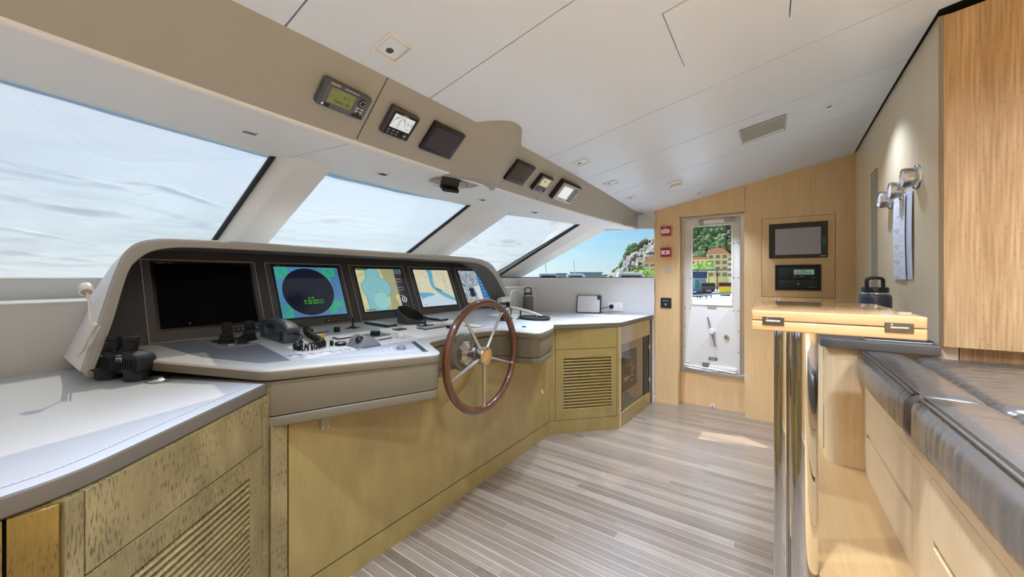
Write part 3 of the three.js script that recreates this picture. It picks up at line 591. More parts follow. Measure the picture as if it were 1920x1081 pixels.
function cushionGeo(x0, x1, y0, y1, z0, z1, r, wr, s) {
  const w = x1 - x0, h = y1 - y0, d = z1 - z0;
  let g = new THREE.BoxGeometry(w, h, d, Math.ceil(w / 0.018), Math.ceil(h / 0.014), Math.ceil(d / 0.012));
  g.deleteAttribute('uv'); g.deleteAttribute('normal'); g = mergeVertices(g, 1e-4);
  const p = g.attributes.position, a = V(), q = V();
  for (let i = 0; i < p.count; i++) {
    a.fromBufferAttribute(p, i);
    q.set(THREE.MathUtils.clamp(a.x, -w / 2 + r, w / 2 - r), THREE.MathUtils.clamp(a.y, -h / 2 + r, h / 2 - r), THREE.MathUtils.clamp(a.z, -d / 2 + r, d / 2 - r));
    const n = a.clone().sub(q); const inside = n.length() < 1e-6; if (!inside) { n.normalize(); a.copy(q).addScaledVector(n, r); }
    const fz = 1 - (2 * a.z / d) ** 2, fx = 1 - (2 * a.x / w) ** 2;
    const crown = 0.016 * Math.sqrt(Math.max(0, fz)) * Math.max(0.25, fx);
    const wz = a.z * 1 + 0.03 * noise.noise(a.x * 5, a.y * 5, s);
    const wrk = wr * (noise.noise(wz * 42, a.x * 3 + a.y * 3, s + 2) * (0.5 + 0.8 * Math.abs(noise.noise(a.z * 4, a.x * 4, s + 5))) + 0.5 * noise.noise(wz * 90, a.x * 6 + a.y * 4, s + 8));
    const nn = n.lengthSq() ? n : V(0, 1, 0);
    if (a.y > -h / 2 + 0.01) a.addScaledVector(nn, wrk * Math.min(1, Math.sqrt(Math.max(0, fz)) * 2.5));
    if (a.y > 0) a.y += crown; a.x -= a.x < 0 ? 0.008 * Math.max(0, fz) * (1 - (2 * a.y / h) ** 2) : 0;
    p.setXYZ(i, a.x + (x0 + x1) / 2, a.y + (y0 + y1) / 2, a.z + (z0 + z1) / 2);
  }
  g.computeVertexNormals();
  return g;
}
{
  const b = thing('bench', 'pale oak bench base with two tiers of drawers under the leather seat', 'bench', null, [0.371, 0.466, -2.455]);
  const o = [0.371, 0.466, -2.455], B = (x0, x1, y0, y1, z0, z1, r) => box(x0 - o[0], x1 - o[0], y0 - o[1], y1 - o[1], z0 - o[2], z1 - o[2], r);
  part('carcass', B(0.405, 1.77, 0.467, 0.9, -2.45, 1.05), M.oakPale, b);
  part('top_rail', B(0.372, 0.41, 0.842, 0.902, -2.45, 1.05, 0.001), M.oakPale, b);
  part('plinth', B(0.374, 0.41, 0.467, 0.486, -2.45, 1.05, 0.001), M.oakPale, b);
  for (const [z0, z1] of [[-2.45, -2.403], [-1.706, -1.534], [-0.62, -0.45], [0.45, 1.05]]) part('stile', B(0.372, 0.41, 0.487, 0.84, z0, z1, 0.001), M.oakPale, b, { du: rnd() });
  for (const [z0, z1] of [[-2.4, -1.709], [-1.531, -0.623], [-0.447, 0.447]]) {
    part('drawer', B(0.372, 0.404, 0.668, 0.839, z0, z1, 0.0015), M.oakPale, b, { du: rnd(), label: 'upper drawer front' });
    part('drawer', B(0.372, 0.404, 0.489, 0.646, z0, z1, 0.0015), M.oakPale, b, { du: rnd(), label: 'lower drawer front' });
    part('finger_recess', B(0.403, 0.406, 0.64, 0.672, z0, z1), std({ color: '#9a6f3f', roughness: 0.7 }), b);
  }
  const dz = [[-2.43, -1.602], [-1.598, -0.75], [-0.746, 0.1]];
  const fl = ['front bench cushion at the far end beside the side cabinet', 'front bench cushion nearer the camera with deep creases', 'front bench cushion nearest the camera outside most of view'];
  const rl = ['rear bench cushion at the far end against the oak end panel', 'rear bench cushion behind the creased nearer front cushion', 'rear bench cushion nearest the camera outside most of view'];
  dz.forEach(([z0, z1], i) => {
    if (i === 2) return;
    const t = thing('bench_cushion', fl[i], 'cushion', 'taupe leather bench cushions', [0.42, 0.98, (z0 + z1) / 2]);
    const mv = (g) => g.translate(-0.42, -0.98, -(z0 + z1) / 2);
    part('cover', mv(cushionGeo(0.338, 0.516, 0.9, 1.05, z0, z1, 0.04, 0.0032, 4 + i * 7)), M.seat, t);
    part('piping', [mv(tube([[0.356, 1.046, z0 + 0.02], [0.351, 1.055, z0 + 0.1], [0.350, 1.058, (z0 + z1) / 2], [0.351, 1.055, z1 - 0.1], [0.356, 1.046, z1 - 0.02]], 0.0035, 30, 6)), mv(tube([[0.366, 1.05, z0 + 0.02], [0.362, 1.060, z0 + 0.1], [0.361, 1.063, (z0 + z1) / 2], [0.362, 1.060, z1 - 0.1], [0.366, 1.05, z1 - 0.02]], 0.0025, 30, 6))], M.seat, t);
    const u = thing('bench_cushion', rl[i], 'cushion', 'taupe leather bench cushions', [0.8, 0.98, (z0 + z1) / 2]);
    part('cover', cushionGeo(0.518, 1.2, 0.9, 1.045, z0 + 0.005, z1 - 0.002, 0.035, 0.005, 31 + i * 9).translate(-0.8, -0.98, -(z0 + z1) / 2), M.seat, u);
  });
}
{
  const t = thing('folding_table', 'glossy oak folding table with two hinged leaves on two chrome posts', 'table', null, [0.065, 0, -1.565]);
  const L = (pts) => pts.map((q) => [q[0] - 0.065, q[1] + 1.565, q[2]]);
  const plan = L([[-0.049, -1.38, 0.005], [0.329, -1.38, 0.008], [0.329, -1.978, 0.017], [-0.049, -1.978, 0.017]]);
  part('leaf', prism(plan, 1.2695, 1.2985, 0.0025), M.tableOak, t, { label: 'upper leaf', turn: 1 });
  part('leaf', prism(plan, 1.2385, 1.2675, 0.0025), M.tableOak, t, { label: 'lower leaf', turn: 1 });
  for (const x of [0.006 - 0.065, 0.276 - 0.065]) {
    const h = part('hinge', box(x - 0.027, x + 0.027, 1.2555, 1.2815, 0.1845, 0.1875, 0.001), M.pewter, t);
    part('hinge_knuckle', rod([x - 0.017, 1.2685, 0.188], [x + 0.017, 1.2685, 0.188], 0.0035), M.steel, h);
    part('screw', cyl(0.0025, 0.0025, 0.002, x - 0.014, 1.276, 0.187, 'z', 8), M.steel, h);
  }
  part('catch', box(0.225, 0.252, 1.2985, 1.306, 0.05, 0.11, 0.002), M.chrome, t);
  part('post', cyl(0.0345, 0.0345, 1.237, 0.089 - 0.065, 0.001, -1.521 + 1.565, 'y', 64), M.chrome, t);
  part('post', cyl(0.032, 0.032, 1.237, 0.041 - 0.065, 0.001, -1.612 + 1.565, 'y', 64), M.chrome, t);
}
function flask(name, label, pos, r, h, bodyMat, lidMat, wide) {
  const t = thing(name, label, 'bottle', null, pos);
  part('body', lathe([[0, 0], [r * 0.96, 0], [r, 0.006], [r, h * 0.62], [r * 0.97, h * 0.655], [r * 0.86, h * 0.68], [r * 0.82, h * 0.685]], 0, 0, 0), bodyMat, t);
  part('neck_ring', lathe([[r * 0.80, h * 0.68], [r * 0.83, h * 0.685], [r * 0.83, h * 0.715], [r * 0.8, h * 0.72]], 0, 0, 0), M.steel, t);
  part('lid', lathe([[r * 0.80, h * 0.717], [r * 0.84, h * 0.725], [r * 0.84, h * 0.79], [r * 0.78, h * 0.815], [0, h * 0.815]], 0, 0, 0), lidMat, t);
  const w = r * (wide ? 0.78 : 0.6), y0 = h * 0.80, y1 = h * 0.985;
  part('carry_loop', tube([[-w, y0, 0], [-w, (y0 + y1) / 2, 0], [-w * 0.94, y1 - 0.006, 0], [-w * 0.7, y1, 0], [w * 0.7, y1, 0], [w * 0.94, y1 - 0.006, 0], [w, (y0 + y1) / 2, 0], [w, y0, 0]], r * 0.13, 48, 10), lidMat, t);
  return t;
}
flask('drink_flask', 'wide dark navy flask with black loop lid behind the folded table', [0.493, 1.101, -2.955], 0.071, 0.299, phy({ color: '#2a3442', roughness: 0.4, clearcoat: 0.3, clearcoatRoughness: 0.3 }), M.black, true).rotation.y = 0.75;
{
  const t = thing('laptop', 'thin closed black and silver laptop on the dark cabinet top', 'laptop', null, [0.485, 1.1005, -2.57]);
  part('base', cbox(0.222, 0.007, 0.3, 0, 0.0035, -0.02, 0.003), M.lightGray, t);
  part('lid', cbox(0.226, 0.007, 0.304, 0, 0.0108, -0.02, 0.003), M.black, t);
}
single('pen', 'black pen lying on the dark cabinet top', 'pen', rod([0.33, 1.1045, -2.56], [0.37, 1.1045, -2.68], 0.004), M.black);
// ------------------------------------------------------------------ helm furniture
// front panel, near and far wing cabinets with louvred doors, counters
const frame2 = (p0, p1) => { const d = V(p1[0] - p0[0], 0, p1[1] - p0[1]).normalize(); return { o: V(p0[0], 0, p0[1]), d, n: V(-d.z, 0, d.x) }; };
{
  const c = thing('helm_cabinet', 'glossy figured wood front below the helm console', 'cabinet');
  part('panel', box(-1.70, -1.62, 0.118, 0.83, -2.917, -0.735, 0.002), M.honey, c);
  part('kick_board', box(-1.70, -1.6195, 0, 0.113, -2.918, -0.735, 0.001), M.honey, c);
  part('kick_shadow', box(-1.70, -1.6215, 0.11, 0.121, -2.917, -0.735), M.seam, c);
  part('pilaster', box(-1.70, -1.62, 0, 0.83, -0.730, -0.668, 0.001), M.figured, c);
  const lt = part('courtesy_light', [box(-1.621, -1.608, 0.735, 0.80, -0.90, -0.862, 0.002)], phy({ color: '#e9e2c8', roughness: 0.08, transmission: 0.7, thickness: 0.01, ior: 1.4 }), c);
  part('fixing', [cyl(0.003, 0.003, 0.004, -1.608, 0.742, -0.893, 'x', 10), cyl(0.003, 0.003, 0.004, -1.608, 0.742, -0.869, 'x', 10)], M.chrome, lt);
  part('light_switch', [box(-1.621, -1.613, 0.40, 0.43, -2.80, -2.785, 0.002)], M.white, c);
}
// a flat cabinet front in its own plane: s along, y up, n outwards; children are drawer, door, louvres, stiles
function wing(name, label, p0, p1, len, opt) {
  const t = thing(name, label, 'cabinet', null, [p0[0], 0, p0[1]]);
  const f = frame2(p0, p1), s = opt.flip ? -1 : 1;
  const inner = new THREE.Group(); void inner;
  const m = new THREE.Matrix4().makeBasis(f.d, V(0, 1, 0), f.d.clone().cross(V(0, 1, 0)));
  const out = f.d.clone().cross(V(0, 1, 0)).dot(V(1, 0, 0)) > 0 ? 1 : -1;
  const put = (g) => g.applyMatrix4(m);
  const bx = (a, b, y0, y1, d0, d1, r) => put(box(a, b, y0, y1, out * d0, out * d1, r));
  part('body', bx(0.0, len, 0.0, 0.935, -0.12, -0.037), M.seam, t);
  part('plinth', bx(0, len, 0, opt.plinth, -0.05, 0.0, 0.001), opt.mat, t, { du: rnd() });
  part('drawer', bx(opt.s0, opt.s1, 0.755, 0.938, -0.03, 0, 0.0015), opt.mat, t, { du: rnd() });
  const [a, b] = [opt.s0, opt.s1], [la, lb] = opt.louvre;
  const door = part('door', [bx(a, la, opt.plinth + 0.004, 0.751, -0.03, 0, 0.001), bx(lb, b, opt.plinth + 0.004, 0.751, -0.03, 0, 0.001), bx(la - 0.001, lb + 0.001, 0.672, 0.751, -0.03, 0, 0.001), bx(la - 0.001, lb + 0.001, opt.plinth + 0.004, opt.low, -0.03, 0, 0.001)], opt.mat, t, { du: rnd() });
  const n = opt.slats;
  for (let i = 0; i < n; i++) {
    const y = opt.low + (0.672 - opt.low) * (i + 0.5) / n, hgt = (0.672 - opt.low) / n;
    const g = plate([[-0.006, -hgt * 0.5], [0.003, -hgt * 0.5], [0.004, -hgt * 0.46], [0.004, -hgt * 0.26], [0.002, -hgt * 0.2], [-0.020, hgt * 0.36], [-0.024, hgt * 0.34]], lb - la).rotateY(Math.PI / 2);
    // profile lies in (depth, y); extruded along s
    const q = g.applyMatrix4(new THREE.Matrix4().makeBasis(V(1, 0, 0), V(0, 1, 0), V(0, 0, 1)));
    const p = q.attributes.position; for (let k = 0; k < p.count; k++) { const dz = -p.getZ(k), sx = p.getX(k); p.setXYZ(k, la + sx, y + p.getY(k), out * (dz - 0.004)); }
    q.deleteAttribute('normal'); q.computeVertexNormals();
    part('slat', put(toCreasedNormals(q, 0.4)), opt.slatMat ?? opt.mat, door, { du: rnd() });
  }
  part('louvre_back', bx(la - 0.001, lb + 0.001, opt.low, 0.672, -0.036, -0.031), std({ color: '#2c2413', roughness: 0.8 }), door);
  for (const [u, v] of opt.stiles) part('stile', bx(u, v, opt.plinth + 0.002, 0.938, -0.03, 0, 0.001), opt.mat, t, { du: rnd() });
  return t;
}
const ax = (p) => p;
wing('wing_cabinet', 'near wing cabinet with strongly figured drawer and louvred door, left of the helm', [-1.630, -0.668], [-1.198, -0.108], 0.7075, { s0: 0.047, s1: 0.668, plinth: 0.09, louvre: [0.118, 0.60], low: 0.2, slats: 21, stiles: [[0.0, 0.044], [0.671, 0.7075]], mat: M.figured });
wing('wing_cabinet', 'far wing cabinet with plain drawer and louvred door, right of the wheel', [-1.62, -2.92], [-1.151, -3.416], 0.6826, { s0: 0.058, s1: 0.652, plinth: 0.118, louvre: [0.134, 0.598], low: 0.205, slats: 17, stiles: [[0.0, 0.055], [0.655, 0.6826]], mat: M.honey });
{ // near end cabinet beside the camera
  const t = thing('end_cabinet', 'golden figured cabinet doors at the near end, lower left corner', 'cabinet');
  const gold = phy({ map: rep(T.figured, 0.5), color: '#ead58c', roughness: 0.35, clearcoat: 0.9, clearcoatRoughness: 0.05 });
  part('body', box(-1.6, -1.225, 0, 0.935, -0.085, 1.05), M.seam, t);
  part('door', box(-1.225, -1.195, 0.09, 0.937, -0.100, -0.036, 0.001), gold, t);
  part('door', box(-1.225, -1.193, 0.09, 0.937, -0.031, 0.5, 0.001), gold, t, { du: 0.4 });
  part('door', box(-1.225, -1.193, 0.09, 0.937, 0.505, 1.05, 0.001), gold, t, { du: 0.7 });
  part('plinth', box(-1.225, -1.196, 0, 0.087, -0.1, 1.05), M.figured, t);
}
{ // far end cabinet with the smoked glass door
  const t = thing('glass_cabinet', 'far end cabinet with smoked glass door beside the oak wall', 'cabinet', null, [-1.151, 0, -3.416]);
  const d = V(0.059, 0, -0.901).normalize(), m = new THREE.Matrix4().makeBasis(d, V(0, 1, 0), d.clone().cross(V(0, 1, 0)));
  const bx = (a, b, y0, y1, d0, d1, r) => box(a, b, y0, y1, d0, d1, r).applyMatrix4(m);
  part('body', bx(0.0, 0.9, 0.0, 0.935, -0.12, -0.05), M.seam, t);
  part('drawer', bx(0.03, 0.84, 0.772, 0.938, -0.03, 0, 0.001), M.honey, t, { turn: 0 });
  part('corner_post', bx(0.0, 0.027, 0, 0.938, -0.03, 0, 0.001), M.oakPale, t);
  part('plinth', bx(0.027, 0.86, 0, 0.13, -0.03, 0, 0.001), M.honey, t);
  const g = part('glass_door', bx(0.05, 0.84, 0.133, 0.768, -0.04, -0.025, 0.002), M.darkGlass, t, { label: 'smoked dark glass door' });
  const txt = paint(256, 256, (c, w, h) => { c.fillStyle = '#1b1712'; c.fillRect(0, 0, w, h); c.fillStyle = '#7d766c'; for (let i = 0; i < 5; i++) { c.fillRect(30 + i * 6, 40 + i * 15, 90 + (i * 37) % 60, 4); c.fillRect(150, 120 + i * 14, 70 - (i * 13) % 40, 5); } c.fillStyle = '#9c958a'; c.fillRect(20, 170, 110, 8); c.fillRect(26, 186, 80, 6); c.fillRect(150, 205, 40, 6); }, 0, { roughness: 0.1 });
  part('print', panel(0.12, 0.30, 0.5, 0.68, -0.0235).applyMatrix4(m), txt, g, { uv: true });
  part('door_edge', bx(0.70, 0.815, 0.133, 0.768, -0.0245, -0.021), M.black, g);
  part('end_filler', bx(0.862, 0.945, 0, 0.935, -0.05, -0.012), std({ color: '#45433f', roughness: 0.6 }), t);
  for (const y of [0.28, 0.64]) part('hinge', [bx(0.812, 0.83, y - 0.025, y + 0.025, -0.03, 0.004, 0.003), bx(0.80, 0.842, y - 0.008, y + 0.008, -0.028, 0.008, 0.003)], M.chrome, t);
  part('hinge_bar', bx(0.838, 0.848, 0.13, 0.78, -0.03, 0.002, 0.002), M.steel, t);
  part('catch', bx(0.018, 0.026, 0.17, 0.2, 0, 0.006, 0.002), M.chrome, t);
}
// leather counters
function counter(name, label, pts, edgeLine) {
  const t = thing(name, label, 'counter');
  part('top', prism(pts, 0.943, 0.983, 0.005, [], 14), M.counter, t);
  const cv = edgeLine;  // exposed edge, resampled with its rounded corner
  const rows = [], o = [];
  cv.forEach((p, i) => { const a = cv[Math.max(0, i - 1)], b = cv[Math.min(cv.length - 1, i + 1)], l = Math.hypot(b[0] - a[0], b[1] - a[1]); o.push([-(b[1] - a[1]) / l, (b[0] - a[0]) / l]); });
  const sg = o[0][0] > 0 ? 1 : -1;
  cv.forEach((p, i) => { const n = [o[i][0] * sg, o[i][1] * sg]; rows.push([[0.0, 0.983], [0.003, 0.981], [0.005, 0.977], [0.005, 0.945], [0.003, 0.939], [-0.03, 0.938]].map(([k, y]) => V(p[0] + n[0] * k, y, p[1] + n[1] * k))); });
  part('edge_band', grid(rows), M.edge, t);
  const st = [], cr = new THREE.CatmullRomCurve3(cv.map((p, i) => V(p[0] - o[i][0] * sg * 0.052, 0.9834, p[1] - o[i][1] * sg * 0.052)));
  const L = cr.getLength(), n = Math.floor(L / 0.012); for (let i = 0; i < n; i++) { const p = cr.getPointAt((i + 0.1) / n), q = cr.getPointAt((i + 0.72) / n); st.push(rod(p.toArray(), q.toArray(), 0.0009, 5)); }
  part('stitching', st, M.thread, t, { kind: 'stuff' });
  part('seam', tube(cv.map((p, i) => [p[0] - o[i][0] * sg * 0.046, 0.9832, p[1] - o[i][1] * sg * 0.046]), 0.0012, 60, 5), std({ color: '#8a8882', roughness: 0.8 }), t);
  return t;
}
const arcCorner = (a, p, b, r, n = 12) => { const la = Math.hypot(a[0] - p[0], a[1] - p[1]), lb = Math.hypot(b[0] - p[0], b[1] - p[1]), s = [p[0] + (a[0] - p[0]) * r / la, p[1] + (a[1] - p[1]) * r / la], e = [p[0] + (b[0] - p[0]) * r / lb, p[1] + (b[1] - p[1]) * r / lb], out = []; for (let i = 0; i <= n; i++) { const t = i / n; out.push([(1 - t) ** 2 * s[0] + 2 * t * (1 - t) * p[0] + t * t * e[0], (1 - t) ** 2 * s[1] + 2 * t * (1 - t) * p[1] + t * t * e[1]]); } return out; };
{
  const e = [[-1.641, -0.661], [-1.52, -0.503], [-1.40, -0.348], ...arcCorner([-1.641, -0.661], [-1.203, -0.093], [-1.180, 0.5], 0.12), [-1.175, 0.6], [-1.16, 1.05]];
  counter('counter', 'pale leather-topped counter at the near left with sun across it', [[-1.68, -0.66], ...e, [-2.68, 1.05], [-2.68, -0.3], [-2.36, -0.272], [-2.36, -0.36]], e);
  const f = [[-1.62, -2.885], [-1.47, -3.06], [-1.30, -3.258], ...arcCorner([-1.62, -2.885], [-1.149, -3.432], [-1.088, -4.32], 0.02, 4), [-1.12, -3.87], [-1.086, -4.345]];
  counter('counter', 'pale leather-topped counter at the far side with tablet and bottle', [[-1.64, -2.885], ...f, [-1.09, -4.352], [-2.39, -4.01], [-2.42, -3.42], [-2.36, -3.2]], f);
}
// ------------------------------------------------------------------ helm console
const deckY = (x) => 1.035 + 0.047 * (-1.55 - x);
const tilt = (g) => { const p = g.attributes.position; for (let i = 0; i < p.count; i++) p.setY(i, p.getY(i) + deckY(p.getX(i)) - 1.035); g.deleteAttribute('normal'); g.computeVertexNormals(); return toCreasedNormals(g, 0.6); };
const helm = thing('helm_console', 'leather-covered helm console with sloping instrument deck and bulging front', 'console');
{
  const plan = [[-2.47, -0.285], [-2.30, -0.318, 0.02], [-1.62, -0.652, 0.03], [-1.337, -1.322, 0.055], [-1.592, -1.462, 0.06], [-1.648, -1.80, 0.2], [-1.588, -2.115, 0.08], [-1.285, -2.175, 0.08], [-1.352, -2.52, 0.1], [-1.62, -2.93, 0.08], [-2.30, -3.26], [-2.47, -3.29]];
  const inset = (k) => plan.map((p) => p);
  void inset;
  part('deck_top', tilt(prism(plan, 1.021, 1.035, 0.006, [], 14)), M.consoleTop, helm);
  part('deck_edge', tilt(prism(plan, 0.992, 1.0225, 0.001, [], 14)), M.console, helm);
  const body = [[-2.44, -0.30], [-2.30, -0.325], [-1.625, -0.66, 0.025], [-1.345, -1.316, 0.05], [-1.597, -1.468, 0.055], [-1.655, -1.80, 0.2], [-1.594, -2.121, 0.075], [-1.292, -2.183, 0.075], [-1.358, -2.515, 0.1], [-1.625, -2.92, 0.08], [-2.30, -3.245], [-2.44, -3.28]];
  part('fascia', prism(body, 0.851, 0.988, 0.002, [], 14), M.console, helm);
  part('lower_fascia', prism(body, 0.806, 0.847, 0.004, [], 14), M.console, helm);
  part('shadow_gap', [prism(body.map((p) => [p[0] < -2 ? p[0] : p[0] - 0.006, p[1], p[2]]), 0.845, 0.853, 0, [], 14), prism(body.map((p) => [p[0] < -2 ? p[0] : p[0] - 0.006, p[1], p[2]]), 0.986, 0.994, 0, [], 14)], M.seam, helm);
  // stitching along the front of the deck edge
  const st = [], ln = [[-1.64, -0.66], [-1.50, -0.94], [-1.36, -1.27]];
  const s2 = new THREE.CatmullRomCurve3([V(-2.25, deckY(-2.25) + 0.0006, -0.365), V(-1.95, deckY(-1.95) + 0.0006, -0.508), V(-1.66, deckY(-1.66) + 0.0006, -0.662)]), s3 = new THREE.CatmullRomCurve3([V(-1.63, 1.0385, -0.69), V(-1.50, 1.0335, -0.985), V(-1.374, 1.027, -1.28)]);
  for (const c of [s2, s3]) { const n = Math.floor(c.getLength() / 0.012); for (let i = 0; i < n; i++) st.push(rod(c.getPointAt((i + 0.1) / n).toArray(), c.getPointAt((i + 0.7) / n).toArray(), 0.0009, 5)); }
  part('stitching', st, M.thread, helm, { kind: 'stuff' });
  // grey instrument panels let into the deck
  const il = (pts, y0, y1, m, name = 'deck_panel') => part(name, tilt(prism(pts, 1.035 + y0, 1.035 + y1, 0.0008, [], 10)), m, helm);
  const nearM = std({ color: '#8a8e96', roughness: 0.35, metalness: 0.3 }), midM = std({ color: '#c9ccd0', roughness: 0.38, metalness: 0.1 });
  il([[-2.45, -0.50], [-2.02, -0.56, 0.01], [-1.735, -0.68, 0.03], [-1.70, -0.78], [-2.45, -0.86]], -0.004, 0.0012, nearM);
  il([[-2.45, -0.862], [-1.702, -0.782], [-1.445, -1.29, 0.05], [-1.62, -1.40, 0.04], [-1.70, -1.5], [-2.45, -1.5]], -0.004, 0.0012, midM);
  il([[-2.45, -1.503], [-1.703, -1.503], [-1.722, -1.80, 0.1], [-1.70, -2.02], [-2.45, -2.09]], -0.004, 0.0012, midM);
  il([[-2.45, -2.093], [-1.70, -2.023], [-1.60, -2.19, 0.06], [-1.39, -2.26, 0.06], [-1.43, -2.50, 0.08], [-1.68, -2.86, 0.05], [-2.45, -3.1]], -0.004, 0.0012, std({ color: '#d2d4d6', roughness: 0.4, metalness: 0.05 }));
}
// hood over the screens
{
  const h = thing('monitor_hood', 'stitched grey leather hood framing the row of helm screens', 'hood');
  const rx = (y) => -2.2 - 0.417 * (y - 1.03);
  const oRaw = [[1.035, -0.236], [1.2, -0.285], [1.447, -0.36], [1.515, -0.39], [1.562, -0.435], [1.588, -0.51], [1.596, -0.62], [1.60, -1.0], [1.60, -1.8], [1.60, -2.5], [1.594, -2.88], [1.578, -3.0], [1.54, -3.10], [1.45, -3.165], [1.2, -3.235], [1.035, -3.285]];
  const iRaw = [[1.04, -0.275], [1.2, -0.33], [1.44, -0.402], [1.49, -0.435], [1.528, -0.49], [1.548, -0.57], [1.553, -0.66], [1.556, -1.0], [1.556, -1.8], [1.556, -2.5], [1.549, -2.82], [1.53, -2.93], [1.49, -3.02], [1.42, -3.085], [1.2, -3.165], [1.04, -3.215]];
  const cur = (a) => new THREE.CatmullRomCurve3(a.map(([y, z]) => V(rx(y), y, z)), false, 'centripetal');
  // matching by fraction of the listed points keeps inner and outer edge in step
  const N = 120, co = cur(oRaw), ci = cur(iRaw), at = (c, i) => c.getPoint(i / N);
  const rim = [], shell = [], liner = [];
  for (let i = 0; i <= N; i++) {
    const a = at(co, i), b = at(ci, i), m = a.clone().lerp(b, 0.5).add(V(0.010, 0, 0)), ms = a.clone().lerp(b, 0.18).add(V(0.007, 0, 0)), me = a.clone().lerp(b, 0.82).add(V(0.007, 0, 0));
    rim.push([a, ms, m, me, b]);
    const back = a.clone().add(V(-0.42, a.y > 1.5 ? -0.06 : -0.0, 0)); back.y = Math.max(1.03, a.y - 0.22 * Math.max(0, a.y - 1.05)); const side = Math.max(0, 1 - Math.abs(a.y - 1.03) / 0.1);
    shell.push([a, a.clone().lerp(back, 0.5).add(V(0, 0.012 * (1 - side), 0)), back, back.clone().add(V(-0.1, -0.5 * Math.max(0, back.y - 1.3), 0))]);
    liner.push([b, V(-2.437 - 0.417 * (b.y - 1.077), b.y - 0.008, b.z)]);
  }
  part('rim', grid(rim), std({ color: '#aaa8a1', roughness: 0.45, bumpMap: rep(T.leather, 0.12), bumpScale: 0.0002 }), h);
  part('shell', grid(shell), M.pale, h);
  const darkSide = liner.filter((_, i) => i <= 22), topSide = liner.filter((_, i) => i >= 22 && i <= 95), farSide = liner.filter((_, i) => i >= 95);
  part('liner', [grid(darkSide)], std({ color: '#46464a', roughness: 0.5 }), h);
  part('liner', [grid(topSide)], M.liner, h);
  part('liner', [grid(farSide)], M.liner, h);
  const st = []; for (const k of [0.16, 0.86]) { const c = new THREE.CatmullRomCurve3(Array.from({ length: 61 }, (_, i) => at(co, i * 2).lerp(at(ci, i * 2), k).add(V(0.0075, 0, 0)))); const n = Math.floor(c.getLength() / 0.012); for (let i = 0; i < n; i++) st.push(rod(c.getPointAt((i + 0.1) / n).toArray(), c.getPointAt((i + 0.7) / n).toArray(), 0.0009, 5)); }
  part('stitching', st, M.thread, h, { kind: 'stuff' });
  part('foot', prism([[-2.335, -0.27], [-2.62, -0.27], [-2.70, -0.34], [-2.66, -3.25], [-2.36, -3.25]], 0.984, 1.034, 0.002), M.pale, h);
  part('under_side', grid([[at(co, 0), at(ci, 0)], [at(co, 0).add(V(-0.5, 0, 0)), at(ci, 0).add(V(-0.5, 0, 0))]]), M.pale, h);
  // flat board that carries the screens
  const mp = place(new THREE.Group(), [-2.4495, 1.077, -1.87], [0, 0, -1], [-0.385, 0.923, 0]); mp.name = 'monitor_board'; h.add(mp);
  part('board', plate([[-1.565, -0.02], [1.34, -0.02], [1.28, 0.2], [1.17, 0.43, 0.05], [1.0, 0.512, 0.06], [-1.34, 0.512, 0.06], [-1.47, 0.36, 0.05], [-1.52, 0.15]], 0.02).translate(0, 0, -0.022), M.monitorPanel, mp);
}
